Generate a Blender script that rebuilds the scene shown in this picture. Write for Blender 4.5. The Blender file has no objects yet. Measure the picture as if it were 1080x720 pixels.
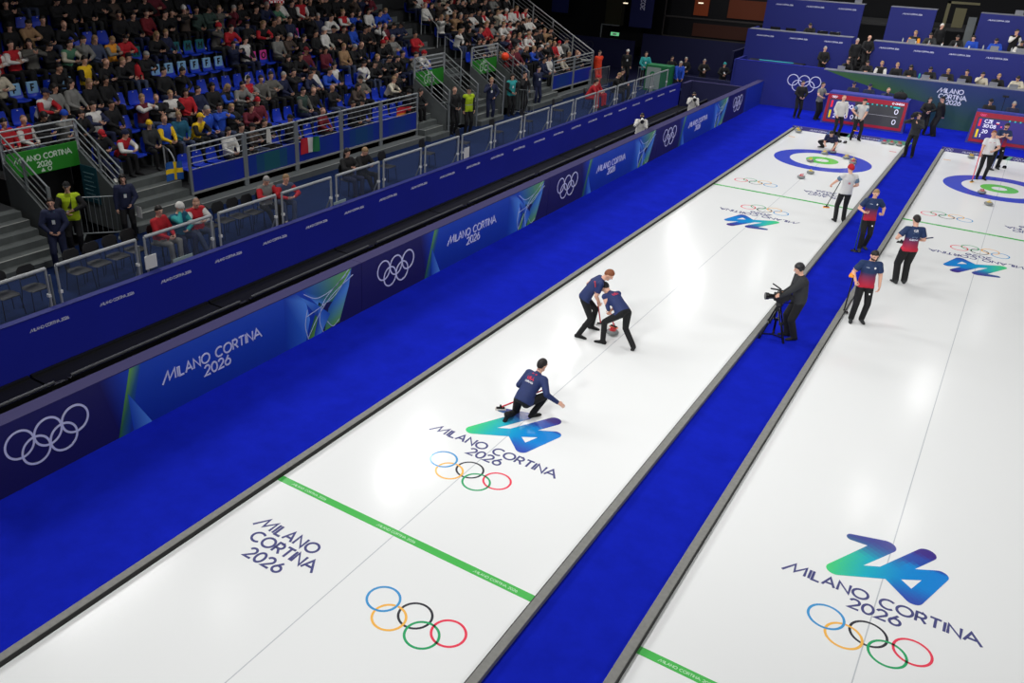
import bpy, bmesh, math, random
import numpy as np
from mathutils import Vector, Matrix
from mathutils.bvhtree import BVHTree
random.seed(7)
V = Vector
PI = math.pi
scene = bpy.context.scene
COL = scene.collection

# ------------------------------------------------------------------ materials
def lin(c):
    return tuple(((x/255)/12.92 if x/255 <= .04045 else ((x/255+.055)/1.055)**2.4) for x in c)

def mat(name, rgb, rough=.6, metal=0., spec=.5, noise=None, emit=None, alpha=None, coat=0., bump=None):
    m = bpy.data.materials.new(name); m.use_nodes = True
    nt = m.node_tree; b = nt.nodes['Principled BSDF']
    c = lin(rgb)+(1.,)
    b.inputs['Base Color'].default_value = c
    b.inputs['Roughness'].default_value = rough
    b.inputs['Metallic'].default_value = metal
    b.inputs['Specular IOR Level'].default_value = spec
    b.inputs['Coat Weight'].default_value = coat
    if noise or bump:
        tc = nt.nodes.new('ShaderNodeTexCoord'); nz = nt.nodes.new('ShaderNodeTexNoise')
        nz.inputs['Scale'].default_value = (noise or bump)[0]; nz.inputs['Detail'].default_value = 5
        nt.links.new(tc.outputs['Object'], nz.inputs['Vector'])
    if noise:
        r = nt.nodes.new('ShaderNodeValToRGB'); a = noise[1]
        r.color_ramp.elements[0].position = .3; r.color_ramp.elements[1].position = .7
        r.color_ramp.elements[0].color = tuple(min(1, x*(1-a)) for x in c[:3])+(1,)
        r.color_ramp.elements[1].color = tuple(min(1, x*(1+a)) for x in c[:3])+(1,)
        nt.links.new(nz.outputs['Fac'], r.inputs['Fac']); nt.links.new(r.outputs['Color'], b.inputs['Base Color'])
    if bump:
        bp = nt.nodes.new('ShaderNodeBump'); bp.inputs['Strength'].default_value = bump[1]
        nt.links.new(nz.outputs['Fac'], bp.inputs['Height']); nt.links.new(bp.outputs['Normal'], b.inputs['Normal'])
    if emit:
        b.inputs['Emission Color'].default_value = lin(emit[0])+(1,); b.inputs['Emission Strength'].default_value = emit[1]
    if alpha is not None:
        b.inputs['Alpha'].default_value = alpha
    return m

def mat_print(name, rough=.5, spec=.5, emit=0., coat=0.):
    """printed surface whose colours come from the mesh's colour attribute"""
    m = bpy.data.materials.new(name); m.use_nodes = True
    nt = m.node_tree; b = nt.nodes['Principled BSDF']
    a = nt.nodes.new('ShaderNodeAttribute'); a.attribute_name = 'Col'
    nt.links.new(a.outputs['Color'], b.inputs['Base Color'])
    b.inputs['Roughness'].default_value = rough; b.inputs['Specular IOR Level'].default_value = spec
    b.inputs['Coat Weight'].default_value = coat
    if emit:
        nt.links.new(a.outputs['Color'], b.inputs['Emission Color']); b.inputs['Emission Strength'].default_value = emit
    return m

# ------------------------------------------------------------------ scene helpers
def link(o, parent=None):
    COL.objects.link(o)
    if parent is not None: o.parent = parent
    return o

def empty(name, loc=(0, 0, 0), rz=0.):
    o = bpy.data.objects.new(name, None); link(o); o.location = loc; o.rotation_euler = (0, 0, rz)
    o.empty_display_size = .1
    return o

def tag(o, label=None, cat=None, group=None, kind=None):
    if label: o['label'] = label
    if cat: o['category'] = cat
    if group: o['group'] = group
    if kind: o['kind'] = kind
    return o

def copy_tree(o, parent=None):
    c = o.copy(); COL.objects.link(c); c.parent = parent
    for ch in o.children: copy_tree(ch, c)
    return c

class MB:
    """collects simple solids and links them as ONE mesh object"""
    def __init__(s): s.v = []; s.f = []; s.mi = []; s.c = []; s.m = 0; s.col = None; s.hascol = False; s.M = None
    def add(s, vs, fs):
        o = len(s.v)
        if s.M is not None: vs = [tuple(s.M @ V(v)) for v in vs]
        s.v += [tuple(v) for v in vs]; s.f += [tuple(i+o for i in f) for f in fs]; s.mi += [s.m]*len(fs)
        if s.col is not None: s.hascol = True
        s.c += [s.col]*len(vs)
        return s
    def box(s, a, b):
        x0, y0, z0 = a; x1, y1, z1 = b
        vs = [(x, y, z) for x in (x0, x1) for y in (y0, y1) for z in (z0, z1)]
        return s.add(vs, [(0, 1, 3, 2), (4, 6, 7, 5), (0, 4, 5, 1), (2, 3, 7, 6), (0, 2, 6, 4), (1, 5, 7, 3)])
    def bar(s, p, q, w, h=None, up=(0, 0, 1)):
        h = h or w; p = V(p); q = V(q); d = (q-p).normalized(); u = V(up)
        if abs(d.dot(u)) > .98: u = V((1, 0, 0))
        r = d.cross(u).normalized(); u = r.cross(d)
        vs = [x+r*a*w/2+u*b*h/2 for x in (p, q) for a, b in ((-1, -1), (1, -1), (1, 1), (-1, 1))]
        return s.add(vs, [(0, 3, 2, 1), (4, 5, 6, 7), (0, 1, 5, 4), (1, 2, 6, 5), (2, 3, 7, 6), (3, 0, 4, 7)])
    def tube(s, pts, r, n=8, r2=None):
        pts = [V(p) for p in pts]; k = len(pts); vs = []; fs = []
        u = None
        for i, p in enumerate(pts):
            d = (pts[min(i+1, k-1)]-pts[max(i-1, 0)]).normalized()
            if u is None:
                u = V((0, 0, 1)) if abs(d.z) < .9 else V((1, 0, 0))
            u = (u-d*u.dot(d)).normalized(); w = d.cross(u)
            rr = r if r2 is None else r+(r2-r)*i/(k-1)
            vs += [p+(u*math.cos(t)+w*math.sin(t))*rr for t in [2*PI*j/n for j in range(n)]]
        for i in range(k-1):
            for j in range(n):
                a = i*n+j; b = i*n+(j+1) % n
                fs.append((a, b, b+n, a+n))
        fs.append(tuple(range(n-1, -1, -1))); fs.append(tuple(range((k-1)*n, k*n)))
        return s.add(vs, fs)
    def lathe(s, prof, c=(0, 0, 0), n=20, cap=True):
        vs = [(c[0]+r*math.cos(2*PI*j/n), c[1]+r*math.sin(2*PI*j/n), c[2]+z) for r, z in prof for j in range(n)]
        k = len(prof)
        fs = [(i*n+j, i*n+(j+1) % n, (i+1)*n+(j+1) % n, (i+1)*n+j) for i in range(k-1) for j in range(n)]
        if cap: fs += [tuple(range(n-1, -1, -1)), tuple(range((k-1)*n, k*n))]
        return s.add(vs, fs)
    def ell(s, c, r, ax=None, n=12, k=8):
        """ellipsoid; ax = three axes"""
        ax = ax or (V((1, 0, 0)), V((0, 1, 0)), V((0, 0, 1))); c = V(c)
        vs = [c+ax[2]*r[2]]
        for i in range(1, k):
            t = PI*i/k
            vs += [c+ax[0]*(r[0]*math.sin(t)*math.cos(2*PI*j/n))+ax[1]*(r[1]*math.sin(t)*math.sin(2*PI*j/n))+ax[2]*(r[2]*math.cos(t)) for j in range(n)]
        vs.append(c-ax[2]*r[2])
        fs = [(0, 1+j, 1+(j+1) % n) for j in range(n)]
        for i in range(k-2):
            fs += [(1+i*n+j, 1+(i+1)*n+j, 1+(i+1)*n+(j+1) % n, 1+i*n+(j+1) % n) for j in range(n)]
        e = len(vs)-1; b = 1+(k-2)*n
        fs += [(b+j, e, b+(j+1) % n) for j in range(n)]
        return s.add(vs, fs)
    def loft(s, secs, n=16):
        """sections (centre, axisU, axisV, ru, rv) closed by caps"""
        vs = []; fs = []
        for c, U_, W_, ru, rv in secs:
            vs += [V(c)+U_*(ru*math.cos(2*PI*j/n))+W_*(rv*math.sin(2*PI*j/n)) for j in range(n)]
        k = len(secs)
        fs = [(i*n+j, i*n+(j+1) % n, (i+1)*n+(j+1) % n, (i+1)*n+j) for i in range(k-1) for j in range(n)]
        fs += [tuple(range(n-1, -1, -1)), tuple(range((k-1)*n, k*n))]
        return s.add(vs, fs)
    def caps(s, a, b, ra, rb, n=10, k=3):
        """rounded cone from a to b"""
        a = V(a); b = V(b); d = b-a; L = d.length
        if L < 1e-5: return s.ell(a, (ra, ra, ra))
        d /= L; u = V((0, 0, 1)) if abs(d.z) < .9 else V((1, 0, 0)); u = (u-d*u.dot(d)).normalized(); w = d.cross(u)
        secs = []
        for i in range(k):
            t = PI/2*(i+.35)/k; secs.append((a-d*ra*math.cos(t), u, w, ra*math.sin(t), ra*math.sin(t)))
        secs.append((a, u, w, ra, ra)); secs.append((b, u, w, rb, rb))
        for i in range(k-1, -1, -1):
            t = PI/2*(i+.35)/k; secs.append((b+d*rb*math.cos(t), u, w, rb*math.sin(t), rb*math.sin(t)))
        return s.loft(secs, n)
    def poly(s, pts2, M, th=.004):
        """flat outline (2D) with its own thickness, placed by matrix M"""
        n = len(pts2)
        vs = [M @ V((x, y, th)) for x, y in pts2]+[M @ V((x, y, 0)) for x, y in pts2]
        fs = [tuple(range(n)), tuple(range(2*n-1, n-1, -1))]+[(i+n, (i+1) % n+n, (i+1) % n, i) for i in range(n)]
        return s.add(vs, fs)
    def mesh(s, name, mats):
        me = bpy.data.meshes.new(name); me.from_pydata(s.v, [], s.f)
        for m in (mats if isinstance(mats, (list, tuple)) else [mats]): me.materials.append(m)
        me.polygons.foreach_set('material_index', s.mi)
        if s.hascol:
            ca = me.color_attributes.new('Col', 'FLOAT_COLOR', 'POINT')
            arr = np.array([tuple(c or (1, 1, 1))[:3]+(1.,) for c in s.c], dtype=np.float32).ravel()
            ca.data.foreach_set('color', arr)
        me.update(); return me
    def build(s, name, mats, parent=None, smooth=False, bevel=0.):
        me = s.mesh(name, mats)
        if bevel:
            bm = bmesh.new(); bm.from_mesh(me)
            bmesh.ops.bevel(bm, geom=bm.edges[:], offset=bevel, segments=2, affect='EDGES', profile=.5)
            bm.to_mesh(me); bm.free()
        if smooth:
            me.polygons.foreach_set('use_smooth', [True]*len(me.polygons))
            try: me.set_sharp_from_angle(angle=math.radians(50))
            except Exception: pass
        return link(bpy.data.objects.new(name, me), parent)

# ------------------------------------------------------------------ stroke lettering
def arc(cx, cy, rx, ry, a0, a1, n=10):
    return [(cx+rx*math.cos(math.radians(a0+(a1-a0)*i/n)), cy+ry*math.sin(math.radians(a0+(a1-a0)*i/n))) for i in range(n+1)]
G = {
 'A': (.8, [[(0, 0), (.4, 1), (.8, 0)], [(.15, .33), (.65, .33)]]),
 'a': (.95, [[(0, 0), (.38, 1), (1.05, -.08)], [(.13, .33), (.72, .33)]]),     # closing A with the long foot
 'M': (.9, [[(0, 0), (0, 1), (.45, .25), (.9, 1), (.9, 0)]]),
 'm': (1.5, [[(-.1, -.12), (.62, 1), (.72, .12), (1.42, 1), (1.42, 0)]]),       # opening M with the long stroke
 'I': (.0, [[(0, 0), (0, 1)]]), 'L': (.5, [[(0, 1), (0, 0), (.5, 0)]]),
 'N': (.75, [[(0, 0), (0, 1), (.75, 0), (.75, 1)]]),
 'O': (1., [arc(.5, .5, .5, .5, 0, 360, 22)]),
 'C': (.85, [arc(.5, .5, .5, .5, 48, 312, 16)]),
 'R': (.6, [[(0, 0), (0, 1), (.3, 1)]+arc(.3, .73, .27, .27, 90, -90, 8)+[(0, .46)], [(.3, .46), (.62, 0)]]),
 'T': (.7, [[(0, 1), (.7, 1)], [(.35, 1), (.35, 0)]]),
 'E': (.5, [[(.5, 1), (0, 1), (0, 0), (.5, 0)], [(0, .52), (.43, .52)]]),
 'F': (.5, [[(.5, 1), (0, 1), (0, 0)], [(0, .52), (.43, .52)]]),
 'H': (.7, [[(0, 0), (0, 1)], [(.7, 0), (.7, 1)], [(0, .5), (.7, .5)]]),
 'G': (.95, [arc(.5, .5, .5, .5, 48, 350, 16)+[(.55, .42)]]),
 'Z': (.65, [[(0, 1), (.65, 1), (0, 0), (.65, 0)]]),
 'U': (.7, [[(0, 1), (0, .35)]+arc(.35, .35, .35, .35, 180, 360, 8)+[(.7, 1)]]),
 'S': (.6, [arc(.3, .74, .26, .26, 30, 270, 9)+arc(.3, .24, .28, .24, 90, -150, 9)]),
 '0': (.68, [arc(.34, .5, .34, .5, 0, 360, 20)]),
 '2': (.62, [arc(.3, .7, .3, .3, 165, -30, 8)+[(0, 0), (.64, 0)]]),
 '3': (.6, [arc(.28, .74, .26, .26, 150, -90, 8)+arc(.28, .25, .3, .25, 90, -150, 8)]),
 '6': (.66, [arc(.33, .32, .33, .32, 0, 360, 16), [(.04, .42), (.45, 1)]]),
 '8': (.62, [arc(.31, .75, .25, .25, 0, 360, 12), arc(.31, .26, .31, .26, 0, 360, 14)]),
 '1': (.3, [[(0, .8), (.25, 1), (.25, 0)]]), '7': (.6, [[(0, 1), (.6, 1), (.2, 0)]]), ':': (.1, [[(.05, .15), (.05, .25)], [(.05, .65), (.05, .75)]]), ' ': (.35, []),
}
def strokes(text, cap, gap=.22):
    """polylines of a line of text with its left baseline at (0,0); returns (lines, width)"""
    x = 0.; out = []
    for ch in text:
        w, ls = G[ch]
        out += [[((x+px)*cap, py*cap) for px, py in l] for l in ls]
        x += w+gap
    return out, (x-gap)*cap
def ribbon(pts, w, closed=False):
    """outline quads of a mitred polyline"""
    n = len(pts); closed = closed or (n > 3 and (V(pts[0]+(0,))-V(pts[-1]+(0,))).length < 1e-6)
    if closed: pts = pts[:-1]; n = len(pts)
    L = []; R_ = []
    for i in range(n):
        p = V(pts[i]+(0,)).to_2d()
        a = V(pts[i-1]).to_2d() if (closed or i > 0) else None
        b = V(pts[(i+1) % n]).to_2d() if (closed or i < n-1) else None
        d1 = (p-a).normalized() if a is not None else None
        d2 = (b-p).normalized() if b is not None else None
        if d1 is None: d1 = d2
        if d2 is None: d2 = d1
        t = (d1+d2)
        t = t.normalized() if t.length > 1e-4 else d1
        nrm = V((-t.y, t.x)); k = max(.5, abs(nrm.dot(V((-d1.y, d1.x)))))
        q = nrm*(w/2/k)
        L.append(p+q); R_.append(p-q)
    qs = []
    for i in range(n if closed else n-1):
        j = (i+1) % n
        qs.append([tuple(R_[i]), tuple(R_[j]), tuple(L[j]), tuple(L[i])])
    return qs
def add_text(mb, text, cap, w, M, align='l', gap=.22, th=.003):
    ls, W = strokes(text, cap, gap); dx = {'l': 0, 'c': -W/2, 'r': -W}[align]
    k = 0
    for l in ls:
        for q in ribbon([(x+dx, y) for x, y in l], w):
            mb.poly(q, M, th+.0004*(k % 3)); 
        k += 1
    return W
def rings2(R=.225, w=.035, sp=.525, dy=-.225):
    cs = [(-sp, 0), (-sp/2, dy), (0, 0), (sp/2, dy), (sp, 0)]
    return [(c, [(c[0]+R*math.cos(2*PI*i/36), c[1]+R*math.sin(2*PI*i/36)) for i in range(37)]) for c in cs]
def add_ring(mb, pts, w, M, th=.003):
    for q in ribbon(pts, w): mb.poly(q, M, th)
def frame(o, x, y):
    """matrix with origin o, local x along x, local y along y"""
    x = V(x).normalized(); y = V(y); y = (y-x*y.dot(x)).normalized(); z = x.cross(y)
    M = Matrix.Identity(4)
    for i, a in enumerate((x, y, z)): M[0][i], M[1][i], M[2][i] = a
    M[0][3], M[1][3], M[2][3] = o
    return M
ORD = ['zeroth', 'first', 'second', 'third', 'fourth', 'fifth', 'sixth', 'seventh', 'eighth', 'ninth', 'tenth', 'eleventh', 'twelfth', 'thirteenth', 'fourteenth', 'fifteenth', 'sixteenth', 'seventeenth', 'eighteenth', 'nineteenth', 'twentieth']
def ordn(n):
    if n <= 20: return ORD[n]
    t = {2: 'twenty', 3: 'thirty', 4: 'forty', 5: 'fifty'}[n//10]
    return (t[:-1]+'ieth') if n % 10 == 0 else t+'-'+ORD[n % 10]

# ------------------------------------------------------------------ people
def rot(ax, deg): return Matrix.Rotation(math.radians(deg), 3, ax)
def ik(S, T, l1, l2, pole):
    S = V(S); T = V(T); d = T-S; L = min(max(d.length, .12), (l1+l2)*.995)
    u = d.normalized(); T2 = S+u*L
    a = (l1*l1-l2*l2+L*L)/(2*L); h = math.sqrt(max(l1*l1-a*a, 0))
    p = V(pole); p = p-u*p.dot(u)
    p = p.normalized() if p.length > 1e-4 else V((0, 1, 0))
    return S+u*a+p*h, T2

def remesh(me, vox):
    o = bpy.data.objects.new('t', me); COL.objects.link(o)
    md = o.modifiers.new('r', 'REMESH'); md.mode = 'VOXEL'; md.voxel_size = vox; md.use_smooth_shade = True
    sm = o.modifiers.new('s', 'SMOOTH'); sm.factor = .5; sm.iterations = 2
    dg = bpy.context.evaluated_depsgraph_get(); dg.update()
    r = bpy.data.meshes.new_from_object(o.evaluated_get(dg))
    bpy.data.objects.remove(o)
    return r

def body(name, P, vox=.012):
    """one continuous figure; P is the pose dict; returns (mesh, info)"""
    g = P.get
    bulk = g('bulk', 0.); sz = g('size', 1.)
    pel = V(g('pelvis', (0, 0, .93)))
    lf, ls = g('lean', (0, 0)); cf, cs = g('chest', (0, 0)); tw = g('twist', 0); py = g('pyaw', 0)
    Rp = rot('Z', py) @ rot('Y', ls) @ rot('X', -lf)            # pelvis frame: lean forward about X
    Rc = Rp @ rot('Z', tw) @ rot('Y', cs) @ rot('X', -cf)
    pr, pf, pu = Rp.col[0].copy(), Rp.col[1].copy(), Rp.col[2].copy()
    cr, cfw, cu = Rc.col[0].copy(), Rc.col[1].copy(), Rc.col[2].copy()
    mid = pel+pu*.2; chest = mid+cu*.15; neck = mid+cu*.33
    mb = MB(); prims = []
    b = bulk
    secs = [(pel-pu*.10, pr, pf, .125, .10), (pel-pu*.05, pr, pf, .175+b*.4, .135+b*.4), (pel+pu*.06, pr, pf, .17+b*.8, .125+b*.8), (mid, (pr+cr).normalized(), (pf+cfw).normalized(), .152+b, .112+b),
            (mid+cu*.10, cr, cfw, .162+b, .118+b), (chest+cu*.04, cr, cfw, .178+b, .122+b), (chest+cu*.12, cr, cfw, .165+b, .10+b*.7), (neck-cu*.005, cr, cfw, .105+b*.5, .075), (neck+cu*.03, cr, cfw, .06, .058)]
    mb.loft(secs, 20)
    for (c0, u0, w0, a0, b0), (c1, u1, w1, a1, b1) in zip(secs[:-1], secs[1:]):
        prims.append((c0, c1, (a0+b0)/2, (a1+b1)/2, 'torso'))
    hd = rot('Z', g('hyaw', 0)) ; Rh = Rc @ rot('Z', g('hyaw', 0)) @ rot('X', -g('hpitch', 0)) @ rot('Y', g('hroll', 0))
    if g('hworld') is not None:                                  # head frame given by yaw/pitch from upright
        Rh = rot('Z', g('hworld')[0]) @ rot('X', -g('hworld')[1])
    hr, hf, hu = Rh.col[0].copy(), Rh.col[1].copy(), Rh.col[2].copy()
    H = neck+cu*.045+hu*.135+hf*.02
    mb.caps(neck-cu*.03, H-hu*.04-hf*.01, .058, .055, 12); prims.append((neck+cu*.035, H-hu*.04, .056, .056, 'skin'))
    mb.ell(H+hu*.02, (.081, .101, .111), (hr, hf, hu), 16, 12)
    mb.caps(H-hu*.035+hf*.015, H-hu*.09+hf*.052, .064, .040, 12)
    mb.caps(H+hf*.093+hu*.012, H+hf*.114-hu*.022, .011, .017, 8)   # nose
    mb.caps(H+hf*.085-hr*.045+hu*.03, H+hf*.085+hr*.045+hu*.03, .014, .014, 8)  # brow
    for s in (-1, 1): mb.ell(H+hr*(s*.083)-hu*.002-hf*.005, (.012, .02, .03), (hr, hf, hu), 8, 6)
    prims.append((H-hu*.06+hf*.03, H+hu*.03, .07, .1, 'skin'))
    J = {}
    sh = g('shw', .18)
    for s, k in ((-1, 'L'), (1, 'R')):
        shift = V(g(k+'shoulder', (0, 0, 0)))
        S = neck-cu*.055+cr*(s*sh)+shift
        T = g(k+'H')
        T = V(T) if T is not None else S+V((s*.07, .06, -.52))
        pole = g(k+'E', (s*.35, -1, -.2))
        E_, W = ik(S, T, .285, .262, pole)
        ar = g('armr', 1.)
        mb.caps(neck-cu*.05+cr*(s*.06), S, .06+b*.5, .062+b, 10)
        bb = b if g('sleeve', 'long') == 'long' else 0.
        mb.caps(S, E_, (.060+bb)*ar, (.046+bb*.8)*ar, 12); mb.caps(E_, W, (.045+bb*.7)*ar, (.031+bb*.5)*ar, 12)
        prims.append((S, neck-cu*.05+cr*(s*.06), .065+b, .06+b, 'top'))
        if g('sleeve', 'long') == 'long':
            prims += [(S, E_, .058+b, .045+b, 'sleeve'), (E_, E_.lerp(W, .93), .043+b, .034+b, 'sleeve')]
        elif g('sleeve') == 'half':
            prims += [(S, E_.lerp(W, .0), .06, .046, 'sleeve'), (E_.lerp(W, .1), W, .042, .03, 'skin')]
        elif g('sleeve') == 'none':
            prims += [(S+(E_-S)*.12, W, .055, .03, 'skin')]
        else:
            m1 = S.lerp(E_, .62)
            prims += [(S, m1, .062, .05, 'sleeve'), (m1+(E_-S)*.12, E_, .048, .045, 'skin'), (E_, W, .042, .03, 'skin')]
            mb.caps(S, m1, .068+b*.4, .070+b*.4, 12)
        fd = (W-E_).normalized()
        hdv = V(g(k+'hand', fd)).normalized(); th = V(g(k+'thumb', (-s*.3, 1, .4)))
        sd = th-hdv*th.dot(hdv)
        sd = sd.normalized() if sd.length > .05 else hdv.orthogonal().normalized()
        n = hdv.cross(sd)*(-s)
        K = W+hdv*.085
        mb.loft([(W-hdv*.01, sd, n, .026, .022), (W+hdv*.03, sd, n, .038, .019), (W+hdv*.07, sd, n, .043, .016), (K+hdv*.008, sd, n, .038, .012)], 12)
        prims.append((W-hdv*.005, K, .03, .035, 'hand'))
        J[k] = dict(S=S, E=E_, W=W, K=K, d=hdv, sd=sd, n=n, curl=g(k+'curl', g('curl', 35)))
        F = V(g(k+'F', (s*.11, 0, .09)))
        hip = pel+pr*(s*.092)-pu*.05
        kp = g(k+'K', (s*.15, 1, 0))
        KN, AN = ik(hip, F, .445, .435, kp)
        t = g('trouserr', 1.)
        mb.caps(hip, KN, .094*t, .068*t, 14); mb.caps(KN, AN, .066*t, .048*t*g('cuff', 1.25), 12)
        mb.caps(KN.lerp(AN, .15), KN.lerp(AN, .45)-V(kp).normalized()*.018, .052, .056, 12)
        prims += [(hip, KN, .088, .062, 'trousers'), (KN, AN, .06, .05, 'trousers')]
        td = V(g(k+'toe', (s*.2, 1, 0))).normalized(); up = V((0, 0, 1)); up = (up-td*up.dot(td))
        up = up.normalized() if up.length > .1 else V((0, -1, 0)); sr = td.cross(up)
        A = AN-up*.045
        mb.loft([(A-td*.085+up*.0, sr, up, .028, .03), (A-td*.06, sr, up, .04, .044), (A+td*.03+up*.005, sr, up, .042, .047), (A+td*.11-up*.012, sr, up, .047, .032), (A+td*.17-up*.02, sr, up, .04, .023), (A+td*.195-up*.024, sr, up, .022, .014)], 14)
        prims.append((A-td*.06-up*.0, A+td*.17-up*.015, .045, .035, 'shoes'))
        J[k+'leg'] = (hip, KN, AN)
    me0 = mb.mesh('t', []) if False else mb.mesh('t', [mat_dummy])
    me = remesh(me0, vox); bpy.data.meshes.remove(me0)
    # what covers each face
    nf = len(me.polygons); cen = np.empty(nf*3, np.float32); me.polygons.foreach_get('center', cen); cen = cen.reshape(-1, 3)
    best = np.full(nf, 1e9); reg = np.zeros(nf, int); names = ['skin', 'top', 'sleeve', 'trousers', 'shoes', 'hand', 'torso']
    for a, c, ra, rb, rn in prims:
        a = np.array(a); c = np.array(c); d = c-a; L2 = max(float(d@d), 1e-9)
        t = np.clip(((cen-a)@d)/L2, 0, 1); dist = np.linalg.norm(cen-a-t[:, None]*d, axis=1)-(ra+(rb-ra)*t)
        m = dist < best; best[m] = dist[m]; reg[m] = names.index(rn)
    hem = g('hem', -.02)
    tor = reg == 6
    below = (cen-np.array(pel))@np.array(pu) < hem
    reg[tor & below] = 3; reg[tor & ~below] = 1
    # hips under the jacket hem, long coats
    rel = (cen-np.array(pel))@np.array(pu)
    reg[(reg == 3) & (rel > hem) & (np.linalg.norm(cen-np.array(pel), axis=1) < .21)] = 1
    reg[(reg == 1) & (((cen-np.array(neck))@np.array(cu)) > g('collar', .03)) & (np.linalg.norm(cen-np.array(neck)-np.array(cu)*.04, axis=1) < .085)] = 0
    if g('sleeve') == 'none': pass
    mi = [0]*nf; mi = reg.tolist()
    # fingers, eyes, mouth are added to the same mesh
    ex = MB()
    for k, s in (('L', -1), ('R', 1)):
        j = J[k]; d, sd, n, K = j['d'], j['sd'], j['n'], j['K']; c = math.radians(j['curl'])
        ex.m = 5
        for q, (off, ln) in enumerate(((.031, .066), (.010, .074), (-.011, .070), (-.031, .054))):
            p0 = K+sd*off-d*.012; c1 = c*(.6+.06*q); c2 = c*(1.55+.08*q)
            d1 = d*math.cos(c1)+n*math.sin(c1); d2 = d*math.cos(c2)+n*math.sin(c2)
            p1 = p0+d1*(ln*.55+.012); p2 = p1+d2*ln*.5
            ex.caps(p0, p1, .0098, .0088, 6, 2); ex.caps(p1, p2, .0088, .0072, 6, 2)
        b0 = j['W']+d*.025+sd*.03; b1 = b0+(d*.55+sd*.6+n*.3).normalized()*.042; b2 = b1+(d*.9+sd*.05+n*(.25+.5*math.sin(c))).normalized()*.032
        ex.caps(b0, b1, .0125, .0105, 6, 2); ex.caps(b1, b2, .0105, .0085, 6, 2)
    ex.m = 6
    for s in (-1, 1): ex.ell(H+hf*.088+hr*(s*.031)+hu*.012, (.013, .011, .007), (hr, hf, hu), 8, 5)
    for s in (-1, 1): ex.ell(H+hf*.098+hr*(s*.033)+hu*.034, (.020, .006, .004), (hr, hf, hu), 6, 4)
    ex.m = 7
    ex.ell(H+hf*.094-hu*.055, (.021, .010, .006), (hr, hf, hu), 8, 5)
    nv = len(me.vertices)
    vs = np.empty(nv*3, np.float32); me.vertices.foreach_get('co', vs); vs = vs.reshape(-1, 3)
    fs = [tuple(p.vertices) for p in me.polygons]
    out = bpy.data.meshes.new(name)
    out.from_pydata([tuple(v) for v in vs]+ex.v, [], fs+[tuple(i+nv for i in f) for f in ex.f])
    out.polygons.foreach_set('material_index', mi+ex.mi)
    out.polygons.foreach_set('use_smooth', [True]*len(out.polygons)); out.update()
    bpy.data.meshes.remove(me)
    return out, dict(H=H, hr=hr, hf=hf, hu=hu, J=J, neck=neck, cu=cu, cf=cfw, cr=cr, pel=pel, pu=pu, pf=pf, pr=pr, chest=chest)

def hair_mesh(name, I, style):
    """hair or headwear that sits on the head of figure I (head-frame aware)"""
    H, r, f, u = I['H'], I['hr'], I['hf'], I['hu']
    mb = MB(); ax = (r, f, u)
    def shell(k, z_front, z_back, n=18, m=14, drop=0.):
        # closed ellipsoid that sinks under the skin below the hairline
        vs = []; c = H+u*.02
        for i in range(m+1):
            t = PI*i/m
            for j in range(n):
                a = 2*PI*j/n; x = math.sin(t)*math.cos(a); y = math.sin(t)*math.sin(a); z = math.cos(t)
                w = (1+y)/2                                   # 1 at the face
                line = z_back*(1-w)+z_front*w
                g_ = 1 if z > line else max(0, 1-(line-z)*6)
                kk = .93+(k-.93)*g_
                vs.append(c+r*(x*.081*kk)+f*(y*.101*kk)+u*(z*.111*kk))
        fs = [(i*n+j, (i+1)*n+j, (i+1)*n+(j+1) % n, i*n+(j+1) % n) for i in range(m) for j in range(n)]
        mb.add(vs, fs)
    if style == 'short': shell(1.085, .60, -.72)
    elif style == 'buzz': shell(1.05, .5, -.6)
    elif style == 'bald': shell(1.025, 1.2, -.5)
    elif style == 'long':
        shell(1.15, .5, -.95)
        mb.loft([(H-f*.035+u*.03, r, f, .095, .07), (H-f*.045-u*.08, r, f, .10, .06), (H-f*.05-u*.17, r, f, .095, .05), (H-f*.05-u*.25, r, f, .06, .03)], 14)
    elif style in ('beanie', 'bobble'):
        shell(1.17, .22, -.45)
        mb.tube([H+u*.035+r*(.088*math.cos(t))+f*(.104*math.sin(t))-f*.0-u*(.012*(1-math.sin(t))) for t in [2*PI*i/16 for i in range(17)]], .013, 6)
        if style == 'bobble': mb.ell(H+u*.155, (.035, .035, .035))
    elif style == 'cap':
        shell(1.12, .35, -.25)
        mb.loft([(H+f*.085+u*.055, r, u, .07, .006), (H+f*.13+u*.05, r, u, .068, .005), (H+f*.165+u*.04, r, u, .045, .004)], 12)
    elif style == 'headset':
        shell(1.12, .35, -.65)
        mb.tube([H+r*(.095*math.cos(t))+u*(.02+.115*math.sin(t)) for t in [PI*i/12 for i in range(13)]], .010, 6)
        for s in (-1, 1): mb.ell(H+r*(s*.092), (.022, .034, .038), ax)
        mb.tube([H+r*.095-u*.01, H+r*.085+f*.07-u*.05, H+r*.03+f*.11-u*.06], .005, 5)
    elif style == 'headphones':
        shell(1.12, .5, -.75)
        mb.m = 1
        mb.tube([H+r*(.098*math.cos(t))+u*(.02+.118*math.sin(t)) for t in [PI*i/12 for i in range(13)]], .014, 6)
        for s in (-1, 1): mb.ell(H+r*(s*.095), (.026, .04, .045), ax)
    elif style == 'beard':
        mb.loft([(H+f*.03-u*.1, r, f, .045, .045), (H+f*.035-u*.075, r, f, .062, .06), (H+f*.02-u*.045, r, f, .07, .066)], 12)
    return mb

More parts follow.
